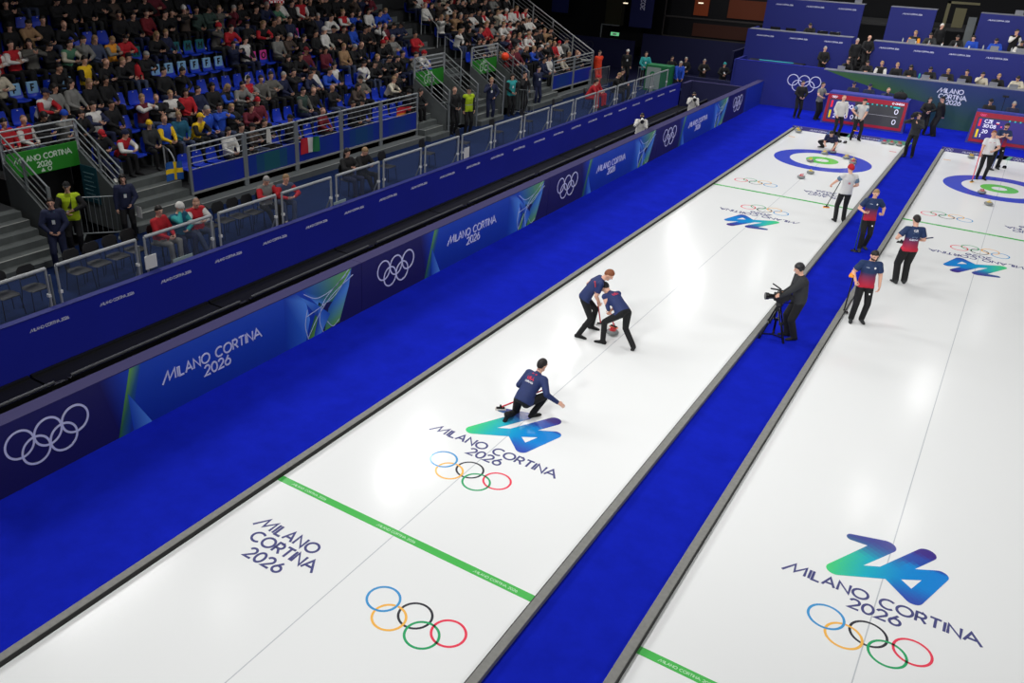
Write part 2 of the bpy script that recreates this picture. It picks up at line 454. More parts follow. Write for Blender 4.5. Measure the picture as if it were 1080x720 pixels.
def put_decals(parent, M, items, name='print', m=None, off=.004, dist=.4):
    """prints on clothing: outlines projected on the body along the frame's -z"""
    me = parent.data
    bvh = BVHTree.FromPolygons([v.co for v in me.vertices], [tuple(p.vertices) for p in me.polygons])
    mb = MB(); z = -(M.to_3x3() @ V((0, 0, 1)))
    for col, quads in items:
        mb.col = lin(col)
        for q in quads:
            vs = []
            for x, y in q:
                o = M @ V((x, y, 0)); hit = bvh.ray_cast(o, z, dist)
                vs.append((hit[0] if hit[0] is not None else o-z*(-.12))-z*off)
            mb.add(vs, [tuple(range(len(q)))])
    if mb.v: return mb.build(name, m or PRINT, parent)

def person(name, loc, rz, P, mats, hair=None, vox=.012, label=None, group=None, hm=None, cat='person'):
    me, I = body(name, P, vox)
    for m in mats: me.materials.append(m)
    o = link(bpy.data.objects.new(name, me)); o.location = loc; o.rotation_euler = (0, 0, rz)
    s = P.get('size', 1.); o.scale = (s, s, s)
    tag(o, label, cat, group)
    for st, m, nm in (hair or []):
        hmb = hair_mesh(nm, I, st)
        h = hmb.build(nm, m, o, smooth=True)
    return o, I

# ------------------------------------------------------------------ materials of the place
mat_dummy = mat('dummy', (128, 128, 128))
PRINT = mat_print('printed_cloth', .6)
PRINT_ICE = mat_print('ice_print', .14, .35)
PRINT_BOARD = mat_print('board_print', .45)
SCREEN = mat_print('screen_pixels', .4, .3, emit=.2)
def ice_mat():
    m = mat('ice', (238, 240, 239), .2, 0, .35)
    nt = m.node_tree; b = nt.nodes['Principled BSDF']; tc = nt.nodes.new('ShaderNodeTexCoord')
    n1 = nt.nodes.new('ShaderNodeTexNoise'); n1.inputs['Scale'].default_value = 1.3; n1.inputs['Detail'].default_value = 6
    r = nt.nodes.new('ShaderNodeMapRange'); r.inputs['To Min'].default_value = .14; r.inputs['To Max'].default_value = .21
    nt.links.new(tc.outputs['Object'], n1.inputs['Vector']); nt.links.new(n1.outputs['Fac'], r.inputs['Value']); nt.links.new(r.outputs['Result'], b.inputs['Roughness'])
    n2 = nt.nodes.new('ShaderNodeTexNoise'); n2.inputs['Scale'].default_value = 160; bp = nt.nodes.new('ShaderNodeBump'); bp.inputs['Strength'].default_value = .02
    nt.links.new(tc.outputs['Object'], n2.inputs['Vector']); nt.links.new(n2.outputs['Fac'], bp.inputs['Height']); nt.links.new(bp.outputs['Normal'], b.inputs['Normal'])
    return m
ICE = ice_mat()
def carpet_mat(name, rgb):
    m = mat(name, rgb, .95, 0, .15, bump=(90, .35))
    nt = m.node_tree; b = nt.nodes['Principled BSDF']
    b.inputs['Specular IOR Level'].default_value = .02
    tc = nt.nodes.new('ShaderNodeTexCoord'); n = nt.nodes.new('ShaderNodeTexNoise'); n.inputs['Scale'].default_value = 1.6; n.inputs['Detail'].default_value = 8; n.inputs['Roughness'].default_value = .7
    r = nt.nodes.new('ShaderNodeValToRGB'); c = lin(rgb)
    r.color_ramp.elements[0].position = .3; r.color_ramp.elements[0].color = tuple(x*.82 for x in c)+(1,)
    r.color_ramp.elements[1].position = .75; r.color_ramp.elements[1].color = tuple(min(1, x*1.15) for x in c)+(1,)
    nt.links.new(tc.outputs['Object'], n.inputs['Vector']); nt.links.new(n.outputs['Fac'], r.inputs['Fac']); nt.links.new(r.outputs['Color'], b.inputs['Base Color'])
    return m
CARPET = carpet_mat('blue_carpet', (20, 34, 174))
CARPET2 = carpet_mat('slate_carpet', (28, 42, 78))
CURB = mat('foam_curb', (128, 128, 124), .8, noise=(14, .1))
DARKF = mat('dark_rubber', (40, 40, 40), .8)
FASCIA = mat('fascia_blue', (12, 27, 158), .6, noise=(.6, .06))
NAVYW = mat('navy_wall', (14, 18, 66), .7)
WALLB = mat('tier_blue', (12, 26, 118), .6)
DESK = mat('desk_white', (120, 122, 134), .5)
BLACK = mat('black', (9, 9, 11), .6)
BLACKG = mat('black_gloss', (16, 16, 18), .25)
STEEL = mat('galvanised_steel', (172, 176, 178), .45, .3)
DSTEEL = mat('steel_post', (128, 134, 136), .5, .3)
CONC = mat('grey_board_wall', (92, 97, 97), .8, noise=(3, .1))
STEP = mat('grey_step', (84, 89, 88), .8, noise=(5, .12))
NOSE = mat('step_nosing', (140, 142, 138), .7)
GREEN = mat('sign_green', (30, 128, 26), .6)
PANEB = mat('banner_blue', (14, 34, 150), .6)
SEATB = mat('seat_blue', (14, 50, 178), .4)
SEATL = mat('seat_cover_pale_blue', (130, 176, 210), .6)
SEATT = mat('seat_cover_teal', (16, 96, 100), .6)
SEATP = mat('seat_cover_pink', (214, 60, 150), .6)
WHITE = mat('white', (225, 225, 222), .55)
SILV = mat('curb_white_text', (210, 212, 235), .6)
GRAN = mat('granite', (126, 130, 130), .3, noise=(60, .35))
STEELB = mat('stone_band', (150, 152, 150), .35)
YEL = mat('yellow_plastic', (222, 190, 30), .35)
RED = mat('red_plastic', (196, 34, 44), .35)
ORG = mat('orange_pad', (240, 150, 20), .6)
PURP = mat('board_ledge', (46, 40, 92), .8)
DKHALL = mat('dark_hall', (10, 11, 16), .9)
def glass():
    m = bpy.data.materials.new('barrier_glass'); m.use_nodes = True; nt = m.node_tree
    b = nt.nodes['Principled BSDF']; b.inputs['Base Color'].default_value = lin((150, 165, 190))+(1,); b.inputs['Alpha'].default_value = .05; b.inputs['Roughness'].default_value = .12
    return m
GLASS = glass()

S_HALF = 2.34; CX = 6.168; BACK = 11.72; FRONT = -32.0
# ------------------------------------------------------------------ floor and ice
mb = MB(); mb.box((-5.7, -36, -.12), (14, 17.1, 0)); o = mb.build('floor', CARPET); tag(o, kind='structure')
mb = MB(); mb.box((-9, -36, -.14), (-5.7, 17.1, -.02)); o = mb.build('floor', BLACK); tag(o, kind='structure')

def sheet(cx, label):
    root = empty('ice_sheet', (cx, 0, 0)); tag(root, label, 'ice', 'curling sheets')
    mb = MB(); mb.box((-S_HALF, FRONT, -.03), (S_HALF, BACK, .006)); mb.build('ice', ICE, root)
    z = .0062; I4 = Matrix.Translation((0, 0, z))
    def flip(M, far):  # the far half repeats the near half turned by 180 degrees about the middle
        return (Matrix.Translation((0, -21.95, 0)) @ Matrix.Rotation(PI, 4, 'Z') @ M) if far else M
    for far in (0, 1):
        F = flip(I4, far)
        mb = MB(); mb.col = lin((84, 190, 92)); mb.poly([(-S_HALF, -22.09), (S_HALF, -22.09), (S_HALF, -21.95), (-S_HALF, -21.95)], F, .0012)
        h = mb.build('hog_line', PRINT_ICE, root)
        mt = MB(); mt.col = lin((190, 230, 192))
        for x in (-1.72, 0, 1.72): add_text(mt, 'mILANO CORTINa 2026', .042, .009, F @ Matrix.Translation((x, -22.045, 0)), 'c', th=.0022)
        mt.build('lettering', PRINT_ICE, h)
        tee = -21.95-6.4
        def disc(mb, c, r0, r1, rgb, th):
            mb.col = lin(rgb); n = 96
            for i in range(n):
                a, b = 2*PI*i/n, 2*PI*(i+1)/n
                mb.poly([(c[0]+r0*math.cos(a), c[1]+r0*math.sin(a)), (c[0]+r1*math.cos(a), c[1]+r1*math.sin(a)), (c[0]+r1*math.cos(b), c[1]+r1*math.sin(b)), (c[0]+r0*math.cos(b), c[1]+r0*math.sin(b))], F, th)
        mb = MB(); disc(mb, (0, tee), 1.22, 1.83, (66, 82, 200), .0012); mb.build('outer_ring', PRINT_ICE, root)
        mb = MB(); disc(mb, (0, tee), .25, .61, (112, 206, 92), .0012); mb.build('inner_ring', PRINT_ICE, root)
        # emblem
        def c26(x, y):
            if x > .2 and y > .25: return lin((72, 56, 140)) if y > .5 else lin((52, 84, 176))
            t = min(1, max(0, (x+.7)/1.4))
            base = [(84, 214, 130), (40, 178, 200), (28, 140, 214), (40, 134, 216)]
            a = t*3; i = min(2, int(a)); f_ = a-i; c = [base[i][k]*(1-f_)+base[i+1][k]*f_ for k in range(3)]
            up = min(1, max(0, (y-.0)/.42)) if x < .2 else 0
            c = [c[k]*(1-up)+(70, 74, 152)[k]*up for k in range(3)]
            dn = min(1, max(0, (-y-.25)/.35)) if x > .1 else 0
            c = [c[k]*(1-dn)+(64, 88, 178)[k]*dn for k in range(3)]
            return lin(c)
        mb = MB()
        segs = [((-.54, .36, .08), (-.08, .44, .14)), ((-.08, .44, .14), (-.60, -.55, .125)), ((-.60, -.55, .125), (.02, -.2, .13)), ((.45, .60, .13), (.02, -.2, .13)), ((.02, -.2, .125), (.67, .2, .11)), ((.67, .2, .11), (.42, -.55, .12)), ((.42, -.55, .12), (.03, -.2, .105))]
        Fe = F @ Matrix.Translation((0, -18.38, 0))
        for si, ((x0, y0, r0), (x1, y1, r1)) in enumerate(segs):
            d = V((x1-x0, y1-y0)); L = d.length; d /= L; n = V((-d.y, d.x)); K = 14; th = .0012+.0003*si
            rows = []
            for i in range(-5, K+6):
                if i < 0: t = 0; a = PI/2*(-i)/5; cx_, cy_, r = x0-d.x*r0*math.sin(a), y0-d.y*r0*math.sin(a), r0*math.cos(a)
                elif i > K: t = 1; a = PI/2*(i-K)/5; cx_, cy_, r = x1+d.x*r1*math.sin(a), y1+d.y*r1*math.sin(a), r1*math.cos(a)
                else: t = i/K; cx_, cy_, r = x0+(x1-x0)*t, y0+(y1-y0)*t, r0+(r1-r0)*t
                rows.append([(cx_+n.x*r*k, cy_+n.y*r*k) for k in (-1, -.5, 0, .5, 1)])
            for a, b in zip(rows[:-1], rows[1:]):
                for k in range(4):
                    q = [a[k], b[k], b[k+1], a[k+1]]
                    ca = [c26(*p) for p in q]; mb.col = tuple(sum(c[j] for c in ca)/4 for j in range(3))
                    mb.add([Fe @ V((p[0], p[1], th)) for p in q], [(0, 1, 2, 3)])
        mb.build('games_emblem', PRINT_ICE, root)
        mb = MB(); mb.col = lin((84, 86, 134))
        ls, W = strokes('mILANO CORTINa', .2); k = 2.47/W
        add_text(mb, 'mILANO CORTINa', .2*k, .036, F @ Matrix.Translation((.02, -19.36, 0)), 'c')
        add_text(mb, '2026', .2, .036, F @ Matrix.Translation((.02, -19.62, 0)), 'c', .2)
        Fb = F @ Matrix.Translation((-1.2, 0, 0))
        add_text(mb, 'mILANO', .2, .038, F @ Matrix.Translation((-1.26, -23.09, 0)), 'c', .24)
        add_text(mb, 'CORTINa', .2, .038, F @ Matrix.Translation((-1.07, -23.38, 0)), 'c', .2)
        add_text(mb, '2026', .2, .038, F @ Matrix.Translation((-1.15, -23.68, 0)), 'c', .22)
        mb.build('lettering', PRINT_ICE, root)
        for cx_, cy_ in ((.02, -20.0), (1.2, -23.2)):
            mb = MB()
            for (c, pts), rgb in zip(rings2(), ((74, 156, 214), (250, 190, 90), (66, 66, 72), (58, 170, 110), (238, 74, 96))):
                mb.col = lin(rgb); add_ring(mb, pts, .034, F @ Matrix.Translation((cx_, cy_, 0)), .0012+.0003*(rgb[0] % 3))
            mb.build('olympic_rings', PRINT_ICE, root)
        mb = MB(); mb.col = lin((238, 180, 110)); mb.poly([(1.93, -32.06), (2.2, -32.06), (2.2, -31.96), (1.93, -31.96)], F, .0012)
        mb.col = lin((226, 120, 128)); mb.poly([(-2.2, -32.06), (-1.93, -32.06), (-1.93, -31.96), (-2.2, -31.96)], F, .0012)
        if far: mb.build('corner_mark', PRINT_ICE, root)
    mb = MB(); mb.col = lin((196, 200, 204)); mb.poly([(-.008, FRONT), (.008, FRONT), (.008, BACK), (-.008, BACK)], I4, .0008); mb.build('centre_line', PRINT_ICE, root)
sheet(0, 'white curling ice sheet left of the walkway, with sweepers and a thrower')
sheet(CX, 'white curling ice sheet right of the blue walkway, cut by the photo edge')

def curb(x0, x1, y0, y1, label, h=.085):
    mb = MB(); mb.box((x0, y0, 0), (x1, y1, h)); o = mb.build('foam_curb', CURB, bevel=.008); return tag(o, label, 'edging', 'foam curbs along the ice')
def strip(x0, x1, y0, y1, parent): 
    mb = MB(); mb.box((x0, y0, .004), (x1, y1, .08)); mb.build('rubber_face', DARKF, parent)
c = curb(-S_HALF-.135, -S_HALF-.012, FRONT, BACK, 'grey foam curb between the wide blue carpet and the left ice sheet'); strip(-S_HALF-.012, -S_HALF, FRONT, BACK, c)
c = curb(S_HALF+.012, S_HALF+.135, FRONT, BACK, 'grey foam curb on the right side of the left ice sheet, beside the walkway'); strip(S_HALF, S_HALF+.012, FRONT, BACK, c)
c = curb(CX-S_HALF-.135, CX-S_HALF-.012, FRONT, BACK, 'grey foam curb on the left side of the right ice sheet'); strip(CX-S_HALF-.012, CX-S_HALF, FRONT, BACK, c)

def bumper(cx, label):
    root = empty('end_bumper', (cx, BACK, 0)); tag(root, label, 'bumper', 'end bumpers behind the houses')
    mb = MB(); mb.box((-2.46, 0.005, .001), (2.46, .14, .17)); b = mb.build('foam_body', mat('bumper_violet', (50, 44, 120), .7), root, bevel=.01)
    mb = MB(); F = frame((0, .005, 0), (1, 0, 0), (0, 0, 1))
    for a, b_, rgb in ((-.95, -.1, (70, 104, 176)), (-.75, .05, (96, 160, 132)), (1.5, 2.46, (96, 160, 132)), (1.2, 1.5, (70, 104, 176))):
        mb.col = lin(rgb); mb.poly([(a, .01), (b_, .01), (b_+.1, .16), (a+.1, .16)], F, .003)
    mb.col = lin((190, 190, 220)); add_text(mb, 'mILANO CORTINa', .06, .014, F @ Matrix.Translation((-1.3, .05, 0)), 'c', th=.006); add_text(mb, 'mILANO CORTINa', .06, .014, F @ Matrix.Translation((.9, .05, 0)), 'c', th=.006)
    for x in (-2.2, .35):
        for c_, pts in rings2(.05, .01, .12, -.05): add_ring(mb, [(p[0]+x, p[1]+.1) for p in pts], .012, F, .006)
    mb.build('print', PRINT_BOARD, root)
bumper(0, 'low violet and green foam bumper at the far end of the left ice sheet')
bumper(CX, 'low violet foam bumper at the far end of the right ice sheet')

def hack(cx, y, label):
    root = empty('foot_hack', (cx, y, .0062)); tag(root, label, 'foot hack', 'rubber foot hacks')
    for s in (-1, 1):
        mb = MB(); mb.loft([(V((s*.11, -.1, .015)), V((1, 0, 0)), V((0, 0, 1)), .06, .015), (V((s*.11, 0, .03)), V((1, 0, 0)), V((0, 0, 1)), .075, .03), (V((s*.11, .1, .045)), V((1, 0, 0)), V((0, 0, 1)), .07, .045)], 12)
        mb.build('foothold', BLACKG, root, smooth=True)
    mb = MB(); mb.box((-.12, -.02, 0), (.12, .02, .012)); mb.build('plate', STEEL, root)
hack(-.0, 10.34, 'black rubber foot hack behind the left house'); hack(CX-.15, 10.1, 'black rubber foot hack behind the right house')

# ------------------------------------------------------------------ curling stones
def stone_proto(m):
    root = empty('curling_stone')
    mb = MB(); mb.lathe([(.03, 0), (.065, .002), (.10, .018), (.13, .038), (.138, .052)], n=28); 
    mb.lathe([(.138, .076), (.13, .092), (.11, .108), (.07, .116), (.02, .117)], n=28); mb.lathe([(.137, .05), (.142, .06), (.142, .068), (.137, .078)], n=28)
    mb.build('granite_body', GRAN, root, smooth=True)
    mb = MB(); mb.lathe([(.078, .1145), (.075, .122), (.05, .127), (.01, .128)], n=22); mb.build('coloured_top', m, root, smooth=True)
    mb = MB(); mb.tube([(0, .045, .124), (0, .048, .15), (0, .035, .165), (0, 0, .170), (0, -.06, .168), (0, -.085, .160)], .013, 8); mb.build('handle', m, root, smooth=True)
    return root
sy = stone_proto(YEL); sr = stone_proto(RED); usd = set()
STN = [('r', -.02, 2.95, 'red-handled stone nearest the camera in front of the left house'),
 ('y', .10, 3.9, 'yellow-handled stone just in front of the left house, outside its blue ring'),
 ('y', -.34, 5.81, 'yellow-handled stone on the left of the green ring, left house'),
 ('y', -.16, 7.55, 'yellow-handled stone in front of the crouching player'),
 ('r', .07, 8.0, 'red-handled stone at the hand of the crouching player'),
 ('y', .72, 7.33, 'yellow-handled stone at the back left of the three touching the blue ring, left house'),
 ('y', 1.03, 7.05, 'yellow-handled stone directly behind a red one, right side of the left house'),
 ('r', 1.1, 6.6, 'red-handled stone touching the yellow one on the right side of the left house'),
 ('y', -2.14, 11.42, 'yellow-handled stone in the far left corner, further from the camera'),
 ('y', -2.02, 11.08, 'yellow-handled stone in the far left corner, nearer the camera'),
 ('r', 1.5, 11.42, 'red-handled stone against the far bumper, left of three'),
 ('r', 1.8, 11.46, 'red-handled stone against the far bumper, middle of three'),
 ('r', 2.11, 11.42, 'red-handled stone against the far bumper, right of three'),
 ('r', 5.68, 5.19, 'red-handled stone on the blue ring of the right house'),
 ('y', 5.99, 3.7, 'yellow-handled stone in front of the right house'),
 ('y', 4.88, 11.05, 'yellow-handled stone alone at the far end of the right sheet'),
 ('r', -.2, -13.72, 'red-handled stone sliding between the two sweepers')]
for k, x, y, lb in STN:
    p = sy if k == 'y' else sr
    o = p if k not in usd else copy_tree(p); usd.add(k)
    o.location = (x, y, .0063); o.rotation_euler = (0, 0, (x*7+y*3) % 6.28)
    tag(o, lb, 'curling stone', 'curling stones on the ice')

# ------------------------------------------------------------------ advertising boards along the carpet
BX = -5.38; BH = 1.2; BT = .3; PER = 9.165
for i in range(6):
    yc = -24.02-PER+i*PER            # centre of the rings
    y0 = yc-1.3; y1 = min(y0+PER-.012, 16.95)
    if i == 5: y1 = 16.95
    root = empty('advertising_board', (0, 0, 0))
    place = ['cut by the left edge of the photo behind the nearest', 'with large rings nearest the camera at the left', 'second from the camera, rings near the middle', 'third from the camera, level with the sweepers', 'fourth from the camera, under a white-bibbed photographer', 'last at the far end by the corner'][i]
    if i == 0: bpy.data.objects.remove(root); continue
    tag(root, 'long blue advertising board along the carpet, '+place, 'advertising board', 'advertising boards along the carpet')
    mb = MB(); mb.box((BX-BT, y0, 0), (BX, y1, BH)); mb.build('body', mat_b if i > 1 else (mat_b := mat('board_navy', (24, 20, 84), .55)), root)
    mb = MB(); mb.box((BX-BT-.005, y0, BH), (BX+.004, y1, BH+.012)); mb.build('top_cover', PURP, root)
    F = frame((BX, 0, 0), (0, 1, 0), (0, 0, 1))
    def P_(pts, cols, th): 
        q = [(a, b) for a, b in pts]
        vs = [F @ V((a, b, th)) for a, b in q]
        base = len(mb.v); mb.col = (1, 1, 1); mb.add(vs, [tuple(range(len(q)))])
        for j, c in enumerate(cols): mb.c[base+j] = lin(c)
    NV, BL, LB, GR = (24, 20, 84), (20, 62, 168), (92, 156, 236), (116, 184, 46)
    mb = MB(); a = yc+1.55; e = yc+6.3
    if i < 5:
        top = BH-.01
        P_([(a-.3, .0), (a+.25, 0), (a, top), (a-.55, top)], [NV, (44, 88, 190), (30, 70, 180), NV], .001)
        for k in range(8):
            u0 = a+(e-a)*k/8; u1 = a+(e-a)*(k+1)/8
            c0 = [(18+6*k/8), 50+12*k/8, 158+10*k/8]
            P_([(u0, 0), (u1, 0), (u1, top), (u0, top)], [c0, c0, (24, 72, 182), (24, 72, 182)], .002)
        P_([(a-.35, 0), (a-.12, 0), (a+.28, top), (a+.05, top)], [(50, 110, 40), (20, 60, 160), (30, 80, 150), GR], .003)
        P_([(a+.35, 0), (a-.05, 0), (a-.05, .75)], [LB, (24, 66, 176), (40, 90, 190)], .004)
        # woven ribbons
        s = e+.15
        P_([(s-.75, top), (s-.45, .9), (s-.35, .45), (s-.5, 0), (s-1.1, 0), (s-1.1, top)], [BL, LB, LB, (50, 110, 205), BL, BL], .003)
        P_([(s-.2, 0), (s-.45, 0), (s-.05, .75), (s+.1, .6)], [GR, (60, 120, 50), (40, 100, 90), (40, 96, 150)], .004)
        P_([(s-.55, top), (s+1.05, top), (s+.4, .62), (s-.1, .70)], [(30, 80, 180), GR, (60, 130, 90), LB], .004)
        P_([(s+1.05, top), (s+.95, .8), (s+.6, .05), (s+.1, .0), (s+.25, .5)], [(50, 110, 190), LB, GR, (80, 150, 60), (40, 100, 170)], .005)
        P_([(s-.6, 1.05), (s-.1, .70), (s+.3, .35), (s+.0, 0), (s-.25, 0), (s-.1, .4)], [LB, (50, 110, 205), (36, 90, 190), LB, (24, 66, 170), (30, 60, 150)], .006)
        mb.col = lin((186, 200, 224))
        for cv in ([(s-.5, 1.08), (s-.1, .86), (s+.45, .92), (s+.95, top)], [(s+.05, .0), (s-.05, .35), (s+.15, .75), (s+.85, 1.1)], [(s-.42, .05), (s-.02, .5), (s+.45, .8), (s+1.1, 1.02)], [(s-.45, .55), (s+.0, .62), (s+.5, .75), (s+1.0, 1.12)], [(s+.2, .2), (s+.38, .02), (s+.6, .12)], [(s-.42, 0), (s-.5, .35), (s-.42, .7)]):
            # smooth through the points
            pts = []
            for q in range(len(cv)-1):
                p0 = cv[max(q-1, 0)]; p1 = cv[q]; p2 = cv[q+1]; p3 = cv[min(q+2, len(cv)-1)]
                for t in [x/6 for x in range(6)]:
                    pts.append(tuple(.5*(2*p1[d]+(p2[d]-p0[d])*t+(2*p0[d]-5*p1[d]+4*p2[d]-p3[d])*t*t+(3*p1[d]-p0[d]-3*p2[d]+p3[d])*t**3) for d in (0, 1)))
            pts.append(cv[-1])
            for q in ribbon(pts, .018): mb.poly(q, F, .008)
        mb.build('woven_pattern', PRINT_BOARD, root)
        mb = MB(); ls, W = strokes('mILANO CORTINa', .2)
        add_text(mb, 'mILANO CORTINa', .2*2.42/W, .032, F @ Matrix.Translation((yc+3.45, .62, 0)), 'c', th=.010)
        add_text(mb, '2026', .2, .034, F @ Matrix.Translation((yc+3.5, .36, 0)), 'c', .2, th=.010)
        mb.build('lettering', SILV, root)
    else:
        P_([(a-.3, .0), (a+.25, 0), (a, BH-.01), (a-.55, BH-.01)], [NV, (44, 88, 190), (30, 70, 180), NV], .001)
        P_([(a, 0), (y1, 0), (y1, BH-.01), (a, BH-.01)], [(18, 40, 140), (18, 44, 150), (20, 50, 160), (20, 50, 160)], .002)
        mb.build('blue_field', PRINT_BOARD, root)
    mb = MB()
    for q_, (c_, pts) in enumerate(rings2(.235, .03, .48, -.22)): add_ring(mb, [(p[0]+yc, p[1]+.76) for p in pts], .036, F, .004+.0012*q_)
    mb.build('olympic_rings', SILV, root)

# ------------------------------------------------------------------ camera trench and raised side platform
FX = -8.4; PZ = .75; mat_pipe = mat('pipe_dark', (72, 74, 78), .4)
for k in range(9):
    y0 = -27+k*4.6
    root = empty('camera_rail', (0, 0, 0)); tag(root, 'black steel rail section in the trench, %s from the camera' % ORD[k+1], 'rail', 'rail sections in the trench behind the boards')
    mb = MB(); mb.box((-7.35, y0, .28), (-7.27, y0+4.5, .36)); mb.box((-6.75, y0, .28), (-6.67, y0+4.5, .36)); mb.build('beam', BLACKG, root)
    mb = MB(); mb.tube([(-7.31, y0+.05, .40), (-7.31, y0+4.3, .40)], .03, 10); mb.build('pipe', mat_pipe, root, smooth=True)
    for yy in (y0+.3, y0+2.3, y0+4.2):
        mb = MB(); mb.box((-7.4, yy, -.02), (-7.22, yy+.1, .28)); mb.box((-6.8, yy, -.02), (-6.62, yy+.1, .28)); mb.box((-7.4, yy+.02, .1), (-6.62, yy+.08, .16)); mb.build('trestle', BLACK, root)

mb = MB(); mb.box((-8.55, -36, -.02), (FX, 12.95, 1.22)); o = mb.build('side_fascia', FASCIA); tag(o, 'long blue fascia wall below the barrier panels with repeated small white lettering', 'wall')
mb = MB(); F = frame((FX, 0, 0), (0, 1, 0), (0, 0, 1))
for k in range(-3, 23):
    add_text(mb, 'mILANO CORTINa 2026', .055, .0115, F @ Matrix.Translation((-22.36+k*1.535, .955, 0)), 'l', .12, th=.006)
mb.build('lettering', SILV, o)
mb = MB(); mb.box((-8.56, -36, 1.22), (FX+.01, 12.95, 1.235)); mb.build('cap_strip', WALLB, o)
for a, b_, lb in (((-8.35, 12.95, 0), (-8.2, 14.2, 1.2), 'dark blue low wall at the far end of the trench, left side'), ((-8.2, 14.05, 0), (BX-BT-.02, 14.2, 1.2), 'dark blue low wall closing the far end of the trench')):
    mb = MB(); mb.box(a, b_); o = mb.build('low_wall', NAVYW); tag(o, lb, 'wall')
    mb = MB(); mb.box((a[0], a[1], 1.2), (b_[0], b_[1], 1.215)); mb.build('cap_strip', PURP, o)
mb = MB(); mb.box((-12.3, -36, .0), (-8.55, 14.2, PZ)); o = mb.build('floor', CARPET2); tag(o, kind='structure')
mb = MB(); mb.box((-30, 14.2, -.1), (-5.7, 30, 0)); o = mb.build('floor', NAVYW); tag(o, kind='structure')
mb = MB(); mb.box((-34, -40, -.2), (-12.3, 30, -.1)); mb.box((-14, 11, -.1), (-12.3, 14.2, PZ)); o = mb.build('floor', DKHALL); tag(o, kind='structure')

for k in range(9):
    y0 = -27+k*4.45
    mb = MB(); mb.box((-8.38, y0, -.02), (-7.62, y0+4.4, .10)); mb.box((-8.38, y0, .10), (-8.3, y0+4.4, .14)); mb.box((-7.7, y0, .10), (-7.62, y0+4.4, .14)); o = mb.build('cable_trough', BLACK); tag(o, 'black cable trough section against the blue fascia, %s from the camera' % ORD[k+1], 'trough', 'cable troughs below the fascia')
# barrier panels on the platform edge
def barrier():
    root = empty('crowd_barrier')
    L = .93
    mb = MB(); mb.tube([(0, -L, 1.22-.02), (0, L, 1.22-.02)], .038, 10); mb.build('top_rail', STEEL, root, smooth=True)
    for s in (-1, 1):
        mb = MB(); mb.tube([(0, s*L, 0), (0, s*L, 1.2)], .026, 8); mb.box((-.09, s*L-.05, 0), (.09, s*L+.05, .012)); mb.build('post', STEEL, root, smooth=True)
        mb = MB(); mb.box((-.035, s*(L-.015)-.03, .62), (.035, s*(L-.015)+.03, .68)); mb.build('clamp', WHITE, root)
    mb = MB(); mb.box((-.006, -L+.03, .09), (.006, L-.03, 1.17)); mb.build('glass_pane', GLASS, root)
    return root
bp0 = barrier(); ys = [-28+.0]
for k in range(18):
    y = -20.5-2*2.085+k*2.085
    o = bp0 if k == 0 else copy_tree(bp0)
    o.location = (-8.72, y, PZ)
    tag(o, 'grey-framed clear barrier panel on the blue fascia, %s counted from the near left' % ORD[k+1], 'barrier', 'barrier panels along the platform edge')
# support posts between panels
sp = empty('barrier_support'); mb = MB(); mb.tube([(0, 0, 0), (0, 0, 1.02)], .022, 8); mb.build('post', DSTEEL, sp, smooth=True)
mb = MB(); mb.bar((0, 0, .03), (-.35, 0, .03), .06, .04); mb.bar((0, 0, .7), (-.3, 0, .05), .03); mb.build('brace', DSTEEL, sp)
for k in range(17):
    o = sp if k == 0 else copy_tree(sp); o.location = (-8.80, -20.5-2*2.085+(k+.5)*2.085, PZ)
    tag(o, 'thin grey post with a brace in the %s gap between barrier panels from the left' % ORD[k+1], 'post', 'support posts in the barrier gaps')
# papers / plates hung on the barrier
for (y, z, w, h, lb) in ((-19.3, 1.25, .3, .3, 'small white square sheet hanging on a barrier post beside the seated man'), (-18.45, 1.05, .55, .22, 'grey plate low behind the barrier left of the sitting pair'), (-23.2, 1.05, .5, .22, 'grey plate low behind the barrier at the left photo edge'), (-13.05, 1.05, .5, .22, 'grey plate low behind the barrier in front of two seated women'), (-8.3, .98, .5, .2, 'grey plate low behind the barrier below the hi-vis steward'), (-6.65, 1.12, .3, .42, 'white sheet hanging on a barrier post below the security guard')):
    mb = MB(); mb.box((-8.66, y-w/2, z), (-8.64, y+w/2, z+h)); o = mb.build('notice_plate', WHITE if 'white' in lb else mat('plate', (150, 168, 166), .5), bevel=.004); tag(o, lb, 'plate', 'plates on the barrier')

# ------------------------------------------------------------------ spectator stands
RD, RR = .85, .457
RX0, RZ0 = -12.5, 1.22           # front edge and floor height of row 0
VOM = [(-19.35, -17.35), (-2.68, -.66), (1.42, 3.52)]
def row_spans(k):
    """stretches of floor left between the stairwells"""
    if k < 2:
        return [(-30, -19.45), (-17.25, -2.78), (-.56, 1.32), (3.62, 10.93)]
    return [(-30, 10.93)]
mb = MB()
for k in range(11):
    x1 = RX0-RD*k; x0 = x1-RD; z = RZ0+RR*k
    for a, b_ in row_spans(k):
        if k < 1 and (a, b_) in ((-17.25, -2.78), (3.62, 10.93)): a += 2.4 if a < 0 else 3.1
        if k == 0 and (a, b_) in ((-30, -19.45), (-.56, 1.32)): continue
        mb.box((x0, a, z-.5 if k > 1 else .0), (x1, b_, z))
o = mb.build('stand_terrace', mat('terrace_dark', (34, 36, 38), .85, noise=(4, .15))); tag(o, 'dark stepped terrace carrying the rows of seated spectators', 'terrace')
